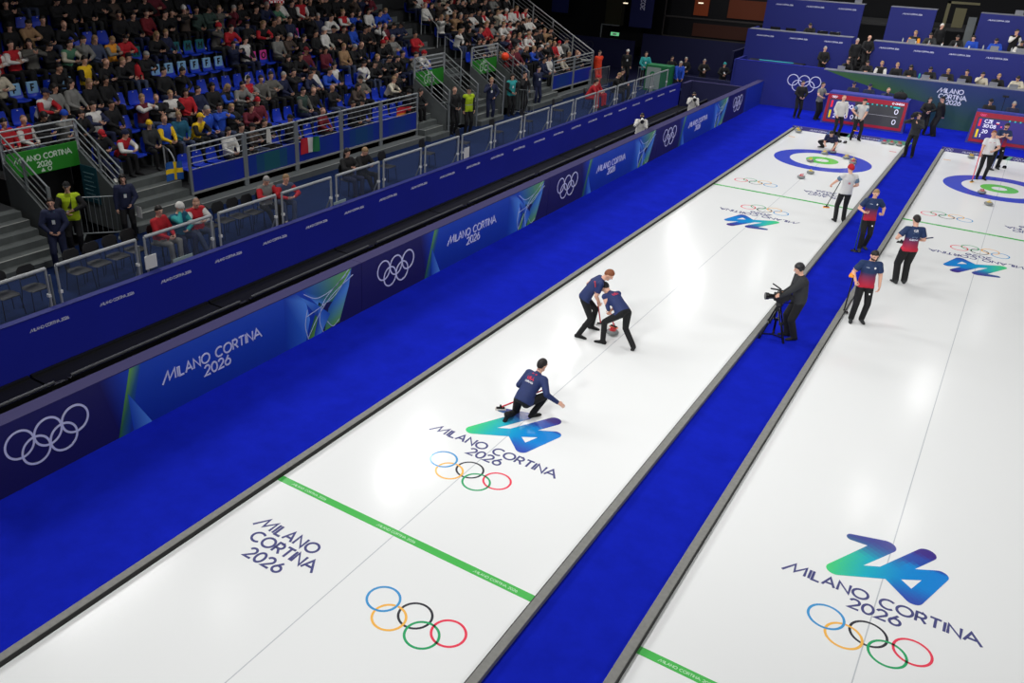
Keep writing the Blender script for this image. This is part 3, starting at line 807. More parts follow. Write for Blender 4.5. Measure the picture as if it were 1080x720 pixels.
# open stairs beside the stairwells
def stair(y0, y1, label, n=5, top=RZ0+RR, x_top=-13.35, nos=(1, 3)):
    root = empty('stair_flight', (0, (y0+y1)/2, PZ)); tag(root, label, 'stairs', 'grey stairs up into the stand')
    hw = (y1-y0)/2; r = (top-PZ)/n
    mb = MB(); nb = MB()
    for i in range(n):
        x1 = x_top+.30*(n-i); mb.box((x_top-.02, -hw, r*i), (x1, hw, r*(i+1)))
        nb.box((x1-.05, -hw, r*(i+1)), (x1+.004, hw, r*(i+1)+.006)) if i in nos else None
    mb.build('steps', STEP, root); nb.build('step_nosing', NOSE, root)
stair(-17.2, -14.95, 'grey stairs right of the near green exit sign, below the yellow-hatted fan')
stair(-24.5, -19.5, 'grey stairs at the left photo edge, beside the exit with the hi-vis steward', 6, nos=(1, 4))
stair(-4.05, -2.8, 'grey stairs left of the middle exit, next to the red and yellow flag')
stair(-.5, 1.3, 'grey stairs between the middle and the far exit, behind a guard')
stair(3.65, 6.8, 'grey stairs right of the far exit, left of the blue fence banner')
# aisle up between the sections
mb = MB(); nb = MB()
for k in range(2, 11):
    for h in (0, 1):
        x1 = RX0-RD*k-(RD/2)*h; z = RZ0+RR*k-RR*.5+RR*.5*h
        mb.box((x1-RD/2, 1.0, z-.2), (x1+.02, 2.6, z+.012+ (0 if h else -.0)))
        if k in (3, 4, 6): nb.box((x1-.04, 1.0, z+.012), (x1+.024, 2.6, z+.02))
o = mb.build('aisle_stairs', mat('aisle_grey', (90, 95, 96), .8, noise=(4, .1))); tag(o, 'grey aisle stairs climbing between the near and far spectator blocks', 'stairs'); nb.build('step_nosing', NOSE, o)

# stairwell exits
def rail_set(mb, p, q, n=4, drop=.62, r=.016, top=.024):
    """sloping hand rail with parallel bars below it"""
    p = V(p); q = V(q); mb.tube([p, q], top, 8)
    for i in range(1, n):
        d = V((0, 0, -drop*i/(n-1))); mb.tube([p+d, q+d], r, 6)
def vomitory(y0, y1, label, text, xt=-13.64, xl=-12.0, zt=3.42, zl=2.42):
    root = empty('stand_exit', (0, 0, 0)); tag(root, label, 'exit', 'exits under the stand')
    for y, nm in ((y0, 'side_wall'), (y1, 'side_wall')):
        mb = MB(); hw = .04; dz = .72
        pts = [(xt, PZ), (xl-.1, PZ), (xl-.1, zl-dz), (xt, zt-dz)]
        vs = [(x, y+s*hw, z) for s in (-1, 1) for x, z in pts]
        mb.add(vs, [(3, 2, 1, 0), (4, 5, 6, 7)]+[(i, (i+1) % 4, (i+1) % 4+4, i+4) for i in range(4)])
        w = mb.build(nm, CONC, root)
        mb = MB(); rail_set(mb, (xt, y, zt), (xl, y, zl), 4)
        for t in (0, .5, 1):
            x = xt+(xl-xt)*t; z = zt+(zl-zt)*t; mb.bar((x, y, z-dz), (x, y, z+.01), .07, .03)
        mb.bar((xl, y, PZ), (xl, y, zl), .09, .04)
        mb.build('hand_rail', DSTEEL, w)
    mb = MB(); F = frame((xt+.02, 0, 0), (0, 1, 0), (0, 0, 1))
    mb.box((xt-.03, y0, 2.28), (xt+.02, y1, 2.88)); mb.build('green_sign', GREEN, root)
    mt = MB(); mt.col = lin((200, 220, 200))
    if text:
        add_text(mt, 'mILANO CORTINa', .125, .028, F @ Matrix.Translation(((y0+y1)/2, 2.62, 0)), 'c', .2, th=.004); add_text(mt, '2026', .12, .028, F @ Matrix.Translation(((y0+y1)/2, 2.44, 0)), 'c', .2, th=.004)
        mt.poly([( (y0+y1)/2-.12, 2.31), ((y0+y1)/2-.06, 2.41), ((y0+y1)/2+.0, 2.31)], F, .004)
        add_ring(mt, [((y0+y1)/2+.12+.05*math.cos(t), 2.36+.05*math.sin(t)) for t in [PI*i/8 for i in range(17)]], .02, F, .004)
    else:
        c = (y0+y1)/2
        add_ring(mt, [(c-.25+.12*math.cos(t), 2.56+.16*math.sin(t)) for t in [PI*i/8 for i in range(17)]], .03, F, .004); add_ring(mt, [(c+.15+.15*math.cos(t), 2.5+.1*math.sin(t)) for t in [PI*i/8 for i in range(17)]], .03, F, .004)
        add_text(mt, '2026', .1, .026, F @ Matrix.Translation((c, 2.72, 0)), 'c', .2, th=.004)
    mt.build('lettering', PRINT_BOARD, root)
    mb = MB(); rail_set(mb, (xt, y0, zt), (xt, y1, zt), 4, .45)
    for y in (y0, y1): mb.bar((xt, y, 2.3), (xt, y, zt), .08, .05)
    mb.build('guard_rail', STEEL, root)
    mb = MB(); mb.box((xt-.52, y0, PZ), (xt-.50, y1, 2.3)); mb.box((xt-.52, y0-.05, PZ), (xt, y0-.04, 2.3)); mb.box((xt-.52, y0-.05, 2.27), (xt-.03, y1+.05, 2.3)); mb.box((xt-.52, y1+.045, PZ), (xt, y1+.055, 2.3)); mb.build('passage_darkness', BLACK, root)  # black sheets close off the passage, standing in for its darkness
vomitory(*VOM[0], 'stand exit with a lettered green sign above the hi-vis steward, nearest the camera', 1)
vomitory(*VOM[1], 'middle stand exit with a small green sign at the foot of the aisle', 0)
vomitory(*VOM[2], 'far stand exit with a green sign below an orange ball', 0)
mb = MB(); F = frame((-13.55, -17.43, 1.0), (-1, 0, 0), (0, 0, 1)); mb.box((-13.6, -17.42, 1.35), (-12.95, -17.40, 2.3)); o = mb.build('hanging_poster', mat('poster_teal', (12, 70, 84), .7)); tag(o, 'dark teal printed poster on the inner wall of the near exit', 'poster')
mt = MB(); 
for i in range(7): mt.box((-13.5+.03*(i % 2), -17.425, 1.45+i*.11), (-13.05-.06*(i % 3), -17.42, 1.47+i*.11))
mt.build('print', mat('poster_text', (110, 150, 160), .7), o)

# fence with banner in front of the first rows
def fence(y0, y1, label, green, x=-12.45, zt=2.46, split=True):
    root = empty('stand_fence', (x, y0, PZ)); tag(root, label, 'fence', 'banner fences in front of the stand')
    L = y1-y0; z0 = 1.15-PZ; z1 = 1.78-PZ; zt = zt-PZ
    mb = MB(); mb.box((-.015, .06, z0+.03), (.005, L-.06, z1)); b_ = mb.build('banner', PANEB, root)
    mt = MB(); F = frame((.005, 0, 0), (0, 1, 0), (0, 0, 1))
    n = 6
    for k in range(n):
        for pts, cols in (([(.1+(L-.2)*k/n, z0+.05), (.1+(L-.2)*(k+1)/n, z0+.05), (.1+(L-.2)*(k+1)/n, z1-.02), (.1+(L-.2)*k/n, z1-.02)], None),):
            c = (14+green*12*math.sin(PI*(k+.5)/n), 38+green*62*math.sin(PI*(k+.5)/n), 156-green*74*math.sin(PI*(k+.5)/n)); mt.col = lin(c); mt.poly(pts, F, .002)
    mt.build('banner_print', PRINT_BOARD, b_)
    for y in (0.03, L-.03):
        mb = MB(); mb.bar((0, y, 0), (0, y, zt), .05, .09, up=(0, 1, 0)); mb.build('post', DSTEEL, root, bevel=.004)
    mb = MB(); mb.tube([(0, .03, zt), (0, L-.03, zt)], .028, 8); mb.build('top_rail', STEEL, root, smooth=True)
    mb = MB()
    for i in range(4): mb.tube([(0, .05, z1+.03+(zt-z1)*i/4), (0, L-.05, z1+.03+(zt-z1)*i/4)], .013, 6)
    mb.build('bars', STEEL, root, smooth=True)
    mb = MB(); mb.box((-.03, 0, z0-.03), (.03, L, z0+.03)); mb.build('bottom_rail', NOSE, root)
FY = [-14.89, -12.8, -10.62, -8.47, -6.33, -4.1]
for k, (a, b_) in enumerate(zip(FY[:-1], FY[1:])):
    fence(a, b_-.02, 'steel rail fence with a blue banner, %s bay from the left' % ORD[k+1], [.1, .8, .2, .5, .3][k])
fence(6.69, 8.9, 'steel rail fence with blue banner at the far stand, left bay', .3); fence(8.92, 11.0, 'steel rail fence with blue banner at the far stand, right bay ending the block', .1)
for a, b_ in ((-14.9, -4.1), (6.7, 11.0)):
    mb = MB(); mb.box((-12.62, a, PZ), (-12.5, b_, 1.21)); mb.box((-12.5, a, PZ), (-12.05, b_, .93)); o = mb.build('stand_plinth', CONC); tag(o, 'grey plinth step under the banner fence of the %s block' % ('near' if a < 0 else 'far'), 'plinth')
    mb = MB(); mb.box((-12.1, a, .93), (-12.045, b_, .937)); mb.build('step_nosing', NOSE, o)
# rail at the far end of the block, and the wall below
root = empty('end_railing', (0, 11.02, 0)); tag(root, 'long sloping steel railing closing the far end of the stand', 'railing')
mb = MB(); rail_set(mb, (-12.45, 0, 2.5), (-22.0, 0, 2.5+9.55*.54), 4, .55, .014, .03)
for i in range(9): x = -12.45-i*1.19; z = 2.5+(i*1.19)*.54; mb.bar((x, 0, z-1.0), (x, 0, z), .05)
mb.build('rails', STEEL, root)
mb = MB(); vs = [(x, y, z) for y in (-.04, .04) for x, z in ((-12.5, 0), (-22, 0), (-22, 6.6), (-12.5, 1.5))]; mb.add(vs, [(3, 2, 1, 0), (4, 5, 6, 7)]+[(i, (i+1) % 4, (i+1) % 4+4, i+4) for i in range(4)]); mb.build('cladding', DKHALL, root)
mb = MB(); mb.box((-13.3, -.5, 2.05), (-12.5, -.1, 2.1)); mb.build('side_plate', NOSE, root)
# rails at the aisle
for (p, q, lb) in (((-15.0, 2.75), (-15.9, 2.75), 'short steel hand rail by the two fans in white at the aisle'), ((-16.3, 2.75), (-17.2, 2.75), 'short steel hand rail higher up, right of the aisle'), ((-14.9, 4.35), (-15.6, 4.35), 'short steel hand rail right of the two fans in white'), ((-12.9, -15.0), (-13.3, -15.0), 'short steel hand rail beside the fan in the yellow and blue jacket')):
    x, y = p; k = (RX0-x)/RD; z = RZ0+RR*int(k)
    root = empty('hand_rail', (x, y, z)); tag(root, lb, 'hand rail', 'hand rails in the stand')
    mb = MB(); dx = q[0]-x; dz = -dx*RR/RD
    mb.tube([(0, 0, 0), (0, 0, .85), (-.08, 0, .98), (dx*.5, 0, .98+dz*.5), (dx, 0, .95+dz), (dx, 0, dz)], .022, 8); mb.build('tube', STEEL, root, smooth=True)

# seats
def seat_proto(m, letter=None):
    root = empty('stadium_seat')
    mb = MB(); X_ = V((1, 0, 0)); 
    # shell: curved pan and back, thickness 2 cm
    prof = [(.20, .40), (.19, .425), (.05, .42), (-.12, .40), (-.17, .43), (-.205, .55), (-.225, .70), (-.235, .80)]
    vs = []; fs = []
    n = len(prof)
    for s, t in ((0, 0), (1, 0.022)):
        for (y, z) in prof:
            for x in (-.20, -.1, 0, .1, .20):
                w = abs(x)/.2; dz = .02*w*w
                sc = 1. if z < .6 else 1-.25*(z-.6)/.2
                vs.append((x*sc, y+(dz if z > .45 else 0)-(t if z > .45 else 0), z+(dz if z <= .45 else 0)-(t if z <= .45 else 0)))
    for s in (0, 1):
        o_ = s*n*5
        for i in range(n-1):
            for j in range(4):
                q = (o_+i*5+j, o_+i*5+j+1, o_+(i+1)*5+j+1, o_+(i+1)*5+j); fs.append(q if s == 0 else q[::-1])
    N = n*5
    for i in range(n-1):
        for j in (0, 4): fs.append((i*5+j, (i+1)*5+j, N+(i+1)*5+j, N+i*5+j))
    for i in (0, n-1):
        for j in range(4): fs.append((i*5+j, i*5+j+1, N+i*5+j+1, N+i*5+j))
    mb.add(vs, fs); mb.build('seat_shell', SEATB, root, smooth=True)
    mb = MB(); mb.tube([(0, -.02, 0), (0, -.02, .40)], .03, 8); mb.box((-.16, -.05, .37), (.16, .02, .40)); mb.build('pedestal', DSTEEL, root)
    if letter:
        mb = MB(); mb.box((-.165, -.250, .50), (.165, -.185, .82)); mb.M = None
        c = mb.build('seat_cover', m, root, bevel=.02)
        mt = MB(); F = frame((0, -.183, .57), (1, 0, 0), (0, 0, 1)); F = frame((0, -.184, .57), (-1, 0, 0), (0, 0, 1)); add_text(mt, letter, .18, .045, F, 'c', th=.006); mt.build('letter', BLACK, c)
    else:
        mb = MB(); mb.box((-.02, -.215, .755), (.02, -.205, .775)); mb.build('grip_hole', WHITE, root)
    return root
SP = {'b': seat_proto(None), 'F': seat_proto(SEATL, 'F'), 'H': seat_proto(SEATT, 'H'), 'O': seat_proto(SEATP, 'O')}
sp_used = set()
def put_seat(kind, k, y, label, group):
    p = SP[kind]; o = p if kind not in sp_used else copy_tree(p); sp_used.add(kind)
    x = RX0-RD*k-.60
    o.location = (x, y, RZ0+RR*k+.001); o.rotation_euler = (0, 0, -PI/2)
    tag(o, label, 'seat', group)

# ------------------------------------------------------------------ far end: desks in tiers
def tier(x0, x1, y, zt, depth, label, text_n=0, zb=0., desk=True, green=False, name='tier_wall'):
    root = empty(name, ((x0+x1)/2, y, zb)); tag(root, label, 'wall', 'blue tiers at the far end'); hw = (x1-x0)/2
    mb = MB(); mb.box((-hw, 0, 0), (hw, .12, zt-zb)); w = mb.build('front_panel', WALLB, root)
    mb = MB(); mb.box((-hw, .0, zt-zb), (hw, .55, zt-zb+.03)) if desk else mb.box((-hw, -.01, zt-zb), (hw, .14, zt-zb+.02)); mb.build('desk_top' if desk else 'cap_strip', DESK if desk else FASCIA, root)
    F = frame((-hw, 0, zt-zb), (1, 0, 0), (0, 0, 1))
    if text_n:
        mb = MB(); p = 2*hw/text_n
        for i in range(text_n): add_text(mb, 'mILANO CORTINa 2026', .06, .014, F @ Matrix.Translation((p*(i+.5), -.3, 0)), 'c', .12, th=.004)
        mb.build('lettering', SILV, w)
    return root, w
def deck(x0, x1, y0, y1, z, lb, nm='platform_deck'):
    mb = MB(); mb.box((x0, y0, z-.12), (x1, y1, z)); o = mb.build(nm, BLACK); tag(o, lb, 'platform')
# lower wall across the hall
t1, w = tier(-2.62, 13, 17.0, 2.05, .5, 'long lowest blue wall with green sweep, lettering and a desk of seated officials')
F = frame((-7.81, 0, 2.05), (1, 0, 0), (0, 0, 1))
mb = MB(); F = frame((0, 0, 0), (1, 0, 0), (0, 0, 1)); ox = -(13-2.62)/2
def WP(pts, cols, th):
    base = len(mb.v); mb.col = (1, 1, 1); mb.add([F @ V((x-5.19, z, th)) for x, z in pts], [tuple(range(len(pts)))])
    for j, c in enumerate(cols): mb.c[base+j] = lin(c)
WP([(-2.5, 2.04), (-1.15, 1.69), (.2, 1.38), (.2, 2.04)], [(50, 96, 40), (52, 100, 40), (46, 92, 44), (26, 66, 76)], .002)
WP([(.2, 1.38), (1.4, 1.2), (2.4, 1.05), (2.4, 2.04), (.2, 2.04)], [(46, 92, 44), (36, 78, 56), (26, 64, 70), (18, 44, 104), (26, 66, 76)], .002)
WP([(2.4, 1.05), (3.8, .5), (4.4, .01), (8, .01), (8, 2.04), (2.4, 2.04)], [(26, 64, 70), (22, 66, 60), (20, 66, 56), (16, 60, 80), (14, 34, 112), (18, 44, 104)], .002)
WP([(1.9, .01), (4.4, .01), (3.8, .5), (2.4, 1.05)], [(18, 50, 84), (22, 70, 58), (22, 66, 60), (24, 60, 74)], .0022)
mb.build('green_sweep', PRINT_BOARD, w)
mb = MB()
for t, z in (('mILANO', 1.62), ('CORTINa', 1.36), ('2026', 1.12)):
    add_text(mb, t, .19, .04, F @ Matrix.Translation((3.25-5.19-.14*(t == 'mILANO')+.1*(t == '2026'), z-.0, 0)), 'c', .2, th=.006)
mb.build('lettering', SILV, w)
t1b, w = tier(-7.0, -2.62, 17.0, 2.1, .5, 'lowest blue wall at the left end of the tiers, with pale rings', desk=False)
mb = MB()
for q_, (c_, pts) in enumerate(rings2(.265, .03, .54, -.25)): add_ring(mb, [(p[0]+1.38, p[1]+1.40) for p in pts], .04, F, .004+.001*q_)
mb.build('olympic_rings', SILV, w)
deck(-7.0, 13, 17.12, 18.9, 1.25, 'black deck under the row of officials at the lowest desk')
tier(-7.1, -1.95, 18.9, 3.45, .5, 'second blue wall at the left, behind a standing camera operator', 3)
tier(-.95, 13, 18.9, 3.4, .5, 'second blue wall on the right, behind the row of seated officials', 9)
deck(-7.0, -1.95, 19.02, 20.8, 2.6, 'black deck under the technician in the left block'); deck(-.95, 13, 19.02, 20.8, 2.6, 'black deck under the officials at the second desk')
tier(-6.8, -2.05, 20.8, 4.9, .5, 'third blue wall at the top, left block', 3); tier(-.8, 1.3, 20.8, 4.9, .5, 'third blue wall at the top, small middle block', 1); tier(3.2, 13, 20.8, 4.9, .5, 'third blue wall at the top, right block', 6)
deck(-6.8, 13, 20.92, 24, 4.1, 'black deck behind the third blue wall at the top')
# stairs in the gap
root = empty('gantry_stairs', (-1.45, 17.3, 0)); tag(root, 'black stairs in the gap between the blue tiers', 'stairs')
mb = MB()
for i in range(9): mb.box((-.5, i*.32, 1.25+i*.16), (.5, i*.32+.34, 1.29+i*.16))
mb.build('treads', BLACK, root); mb = MB(); mb.bar((-.5, 0, 1.2), (-.5, 2.9, 2.65), .04, .2); mb.bar((.5, 0, 1.2), (.5, 2.9, 2.65), .04, .2); mb.build('stringers', BLACKG, root)
# side panels of the tiers at the left end
mb = MB(); mb.box((-7.1, 17.0, 0), (-6.98, 18.9, 2.1)); mb.box((-7.2, 18.9, 0), (-7.1, 20.8, 3.45)); mb.box((-6.95, 20.8, 0), (-6.8, 24, 4.9)); o = mb.build('end_cladding', WALLB); tag(o, 'blue cladding closing the left end of the tiers', 'wall')
for (x0, x1, y0, y1, z0, z1, lb) in ((-6.75, -3.9, 17.25, 18.85, 1.25, 2.0, 'black slab standing in for the dark recess behind the lowest wall, left end'), (-6.9, -5.2, 19.5, 20.75, 2.6, 3.3, 'black slab standing in for the dark recess behind the second wall, left end')):
    mb = MB(); mb.box((x0, y0, z0), (x1, y1, z1)); o = mb.build('dark_recess_slab', BLACK, bevel=.02); tag(o, lb, 'cover')  # black slabs added so the recesses behind the walls read dark
for (x0, y, z, L) in ((-6.15, 18.3, 2.03, 1.75), (-6.1, 20.0, 3.33, .8)):
    mb = MB(); mb.tube([(x0, y, z), (x0+L, y, z)], .02, 6); o = mb.build('light_strip', mat('teal_strip', (40, 160, 180), .4, emit=((30, 150, 175), .35)), smooth=True); tag(o, 'teal light strip on the %s black slab at the left of the tiers' % ('lower' if z < 3 else 'upper'), 'light strip')
# dark hall walls
mb = MB(); mb.box((-34, 29.5, 0), (20, 30, 14)); o = mb.build('wall_back', DKHALL); tag(o, kind='structure')
mb = MB(); mb.box((-34.5, -40, 0), (-34, 30, 14)); o = mb.build('wall_left', DKHALL); tag(o, kind='structure')
mb = MB(); mb.box((20, -40, 0), (20.5, 30, 14)); o = mb.build('wall_right', DKHALL); tag(o, kind='structure')
mb = MB(); mb.box((-34.5, -40, 14), (20.5, 30, 14.3)); o = mb.build('ceiling', DKHALL); tag(o, kind='structure')

# hall furniture far behind
def simple(name, label, cat, fn, m, group=None, **k):
    mb = MB(); fn(mb); o = mb.build(name, m, **k); return tag(o, label, cat, group)
def bxs(*bs): return lambda mb: [mb.box(a, b) for a, b in bs]
simple('partition_wall', 'dark blue partition wall behind the standing staff', 'wall', bxs(((-15, 24, 0), (-8.0, 24.15, 2.1)), ((-8.15, 20, 0), (-8.0, 24, 2.1)), ((-20.5, 23.2, 0), (-15.2, 23.35, 1.7))), NAVYW)
simple('counter_wall', 'low dark blue counter wall in front of the standing staff', 'wall', bxs(((-12.0, 17.0, 0), (-7.1, 17.15, .95))), NAVYW)
simple('window_frame', 'dark window frames of the lit hospitality room', 'window frame', bxs(((-13.8, 24.0, 2.1), (-8.0, 24.1, 2.16)), ((-13.8, 24.0, 3.22), (-7.6, 24.12, 3.30)), ((-13.8, 24, 2.1), (-13.75, 24.1, 4.8)), ((-7.65, 24, 2.1), (-7.6, 24.1, 4.8))), mat('frame_dark', (50, 46, 44), .6))
for (x0, x1, z0, z1, c, lb) in ((-12.3, -11.4, 3.36, 4.3, (112, 46, 16), 'dim orange panel in the upper room, left'), (-10.2, -7.8, 3.36, 4.4, (84, 36, 14), 'dim orange panel in the upper room, right'), (-12.2, -8.2, 2.16, 2.9, (50, 22, 12), 'dark brown lit wall low in the room')):
    simple('lit_panel', lb, 'panel', bxs(((x0, 24.95, z0), (x1, 25.009, z1))), mat('lit_orange', c, .8, emit=(c, .22)), 'lit panels in the hospitality room')
for x, z, lb in ((-11.6, 4.15, 'small white lamp in the hospitality room'), (-16.4, 3.8, 'small white lamp above the dark doorway')):
    simple('ceiling_lamp', lb, 'lamp', bxs(((x-.14, 23.9, z-.03), (x+.14, 23.98, z+.03))), mat('lamp_glow', (230, 220, 200), .5, emit=((255, 235, 205), 1.2)))
o = simple('hanging_banner', 'dark blue hanging banner with white vertical 2026', 'banner', bxs(((-16.0, 23.9, 2.45), (-14.5, 23.94, 6))), mat('banner_dark', (14, 22, 84), .7))
mb = MB(); add_text(mb, '2026', .26, .05, frame((-15.1, 23.9, 3.5), (0, 0, 1), (-1, 0, 0)), 'l', .2, th=.006); mb.build('lettering', SILV, o)
o = simple('exit_sign', 'small green lit exit sign over a dark doorway', 'sign', bxs(((-17.15, 23.88, 1.82), (-16.6, 23.94, 2.02))), mat('exit_green', (90, 170, 120), .4, emit=((110, 200, 140), .8)))
mb = MB(); mb.box((-17.0, 23.87, 1.87), (-16.75, 23.88, 1.97)); mb.build('arrow_mark', WHITE, o)
simple('door_frame', 'pale metal door frame below the exit lamp', 'door frame', bxs(((-17.85, 23.8, .3), (-17.78, 23.86, 2.46)), ((-17.85, 23.8, 2.42), (-16.6, 23.86, 2.48))), DSTEEL)
simple('concrete_column', 'dim olive concrete column behind the stand corner', 'column', bxs(((-17.9, 24.4, 2.4), (-16.8, 24.9, 8))), mat('olive', (40, 38, 20), .9))
simple('blue_drape', 'dim blue drape behind the top of the stand railing', 'drape', bxs(((-21.6, 24, 2.9), (-20.4, 24.05, 6))), mat('drape', (16, 30, 96), .9))
mb = MB(); F = frame((-18.7, 23.15, 1.2), (1, 0, 0), (0, 0, 1))
for c_, pts in rings2(.24, .02, .5, -.22): add_ring(mb, pts, .03, F, .01)
o = mb.build('rings_emblem', mat('dim_grey', (70, 72, 84), .8)); tag(o, 'dim grey interlocked rings on the dark wall beyond the stand corner', 'emblem')
simple('doorway_panel', 'dim yellow-grey open door between the upper tiers', 'door', bxs(((1.6, 21.6, 4.1), (1.75, 21.7, 5.3)), ((1.6, 21.6, 5.2), (3.0, 21.7, 5.3)), ((2.0, 21.8, 4.1), (2.5, 21.85, 5.0)),), mat('door_khaki', (92, 88, 62), .8))
simple('side_screen', 'pale grey panel standing right of the door between the upper tiers', 'screen', bxs(((2.75, 20.70, 2.6), (3.1, 20.75, 4.7)),), CONC)
simple('wall_room', 'dark back wall of the hospitality room', 'wall', bxs(((-13.8, 25.01, 0), (-7.6, 25.15, 6)),), DKHALL)
# barricades and medical booth on the concourse
def barricade(x, y, rz, L, label):
    root = empty('crowd_barricade', (x, y, PZ), rz); tag(root, label, 'barricade', 'dark steel barricades on the concourse')
    mb = MB(); mb.tube([(0, 0, .12), (0, 0, 1.05), (L, 0, 1.05), (L, 0, .12), (0, 0, .12)], .02, 6); mb.build('frame', DSTEEL, root)
    mb = MB(); 
    for i in range(1, int(L/.12)): mb.tube([(i*.12, 0, .12), (i*.12, 0, 1.05)], .008, 5)
    mb.build('bars', DSTEEL, root)
    mb = MB(); mb.box((.2, -.25, 0), (.25, .25, .03)); mb.box((L-.25, -.25, 0), (L-.2, .25, .03)); mb.build('feet', DSTEEL, root)
barricade(-11.9, 9.6, PI/2*.95, 2.0, 'dark steel barricade behind the pair seated past the red medics')
barricade(-10.5, 12.4, .1, 1.6, 'dark steel barricade by the green booth')
barricade(-11.9, -17.45, -2.3, 1.3, 'dark steel barricade beside the girl with the sheet of paper')
barricade(-12.3, 2.5, .2, 1.1, 'dark steel barricade between guards at the far exit')
barricade(-12.4, -1.2, -1.9, 1.1, 'dark steel barricade behind the hi-vis steward at the middle exit')
root = empty('medical_booth', (-9.6, 12.3, PZ)); tag(root, 'green and white booth at the end of the platform barrier', 'booth')
mb = MB(); mb.box((-.5, 0, 0), (.75, .7, 1.25)); mb.build('green_body', mat('booth_green', (18, 110, 62), .6), root, bevel=.01)
mb = MB(); mb.box((-.42, -.012, .1), (.3, 0, 1.15)); mb.build('white_face', mat('booth_white', (150, 165, 158), .6), root)
mb = MB(); F = frame((-.1, -.012, .82), (1, 0, 0), (0, 0, 1)); add_ring(mb, [(.09*math.cos(t), .09*math.sin(t)) for t in [2*PI*i/12 for i in range(13)]], .09, F, .004); mb.bar((-.1, -.02, .6), (-.1, -.02, .2), .12, .01); mb.build('green_print', mat('booth_green_print', (24, 120, 70), .6), root)

# ------------------------------------------------------------------ scoreboards
def scoreboard(cx, y, hw, label, first):
    root = empty('scoreboard', (cx, y, 0), 0); tag(root, label, 'scoreboard', 'scoreboards at the far end')
    VIO = mat('score_case', (44, 50, 140), .6)
    b = MB(); vs = [(s*x_, yy, z) for s in (-1, 1) for x_, yy, z in ((hw+.10, -.02, 0), (hw+.0, .16, 1.42), (hw+.0, .5, 1.42), (hw+.10, .62, 0))]
    b.add(vs, [(3, 2, 1, 0), (4, 5, 6, 7)]+[(i, (i+1) % 4, (i+1) % 4+4, i+4) for i in range(4)]); b.build('case', VIO, root)
    F = frame((-hw, -.03, .08), (1, 0, 0), (0, .13, 1.34)); W = 2*hw; H_ = 1.27
    mb = MB()
    def R(x0, y0, x1, y1, c, th): mb.col = lin(c); mb.poly([(x0, y0), (x1, y0), (x1, y1), (x0, y1)], F, th)
    R(.0, 0, W, H_, (150, 18, 44), .012); R(.12, .12, W-.12, H_-.2, (58, 58, 60), .016)
    R(.16, .14, 1.25 if first else W-.8, H_-.25, (52, 40, 124), .018)
    if first: R(1.3, .58, W-.3, .595, (170, 170, 170), .020)
    R(.2, .68, .29, H_-.28, (240, 40, 60), .022); R(.2, .2, .29, .55, (236, 206, 30), .022)
    for i in range(6): R((1.75 if first else 1.3)+i*.2, 1.0-.0, (1.75 if first else 1.3)+i*.2+.06, 1.06, (30, 190, 190), .022)
    if first: R(W-.55, .97, W-.28, 1.04, (30, 190, 190), .022)
    mb.col = lin((245, 245, 255))
    for t, x, yy, c in ([('0', 2.98, .72, .2), ('0', 2.98, .26, .2), ('0 0', .92, .26, .17), ('30:', .42, .68, .16), ('00', .92, .70, .17), ('2', .42, .24, .15)] if first else [('CZE', .42, .86, .12), ('30:08', .40, .66, .13), ('20', .42, .42, .13), ('1', .36, .22, .13)]):
        add_text(mb, t, c, .03, F @ Matrix.Translation((x, yy, 0)), 'l', .25, th=.024)
    if first: add_text(mb, 'O OMEGA', .075, .02, F @ Matrix.Translation((W-.14, H_-.14, 0)), 'r', .2, th=.024)
    else: R(.86, .88, .98, .93, (230, 230, 230), .024); R(.86, .84, .98, .88, (215, 30, 50), .024); R(1.05, .72, 1.11, .78, (240, 80, 140), .024)
    for c_, pts in rings2(.035, .008, .085, -.03): add_ring(mb, [(p[0]+.3, p[1]+H_-.1) for p in pts], .012, F, .024)
    mb.build('display', SCREEN, root)
scoreboard(.02, 14.4, 1.72, 'scoreboard in a violet case behind the two players in pale shirts', True)
scoreboard(6.25, 14.4, 1.78, 'scoreboard in a violet case at the right edge of the photo', False)

# ------------------------------------------------------------------ small things people use
def chair_proto():
    root = empty('plastic_chair')
    mb = MB(); mb.loft([(V((0, -.2, .45)), V((1, 0, 0)), V((0, 0, 1)), .16, .015), (V((0, -.1, .44)), V((1, 0, 0)), V((0, 0, 1)), .215, .018), (V((0, .12, .445)), V((1, 0, 0)), V((0, 0, 1)), .22, .018), (V((0, .21, .44)), V((1, 0, 0)), V((0, 0, 1)), .18, .012)], 16); mb.build('seat', BLACK, root, smooth=True)
    mb = MB(); mb.loft([(V((0, -.21, .60)), V((1, 0, 0)), V((0, 1, 0)), .17, .014), (V((0, -.225, .70)), V((1, 0, 0)), V((0, 1, 0)), .205, .016), (V((0, -.24, .80)), V((1, 0, 0)), V((0, 1, 0)), .20, .015), (V((0, -.25, .87)), V((1, 0, 0)), V((0, 1, 0)), .13, .012)], 16); mb.build('backrest', BLACK, root, smooth=True)
    for s in (-1, 1):
        mb = MB(); mb.tube([(s*.22, .2, 0), (s*.19, .17, .43)], .011, 6); mb.build('leg', BLACKG, root)
        mb = MB(); mb.tube([(s*.22, -.22, 0), (s*.19, -.17, .43), (s*.17, -.225, .72)], .011, 6); mb.build('leg', BLACKG, root)
    return root
ch0 = chair_proto(); ch_used = [0]
def put_chair(x, y, rz, label, z=PZ):
    o = ch0 if not ch_used[0] else copy_tree(ch0); ch_used[0] = 1
    o.location = (x, y, z); o.rotation_euler = (0, 0, rz); tag(o, label, 'chair', 'black chairs on the side platform')
for i, (x, y) in enumerate([(-9.85, -21.92), (-9.75, -21.35), (-9.85, -20.25), (-9.9, -19.72), (-9.95, -19.2), (-10.0, -18.68)]):
    put_chair(x, y, -PI/2, 'empty black chair behind the barrier, %s from the left photo edge' % ORD[i+1])
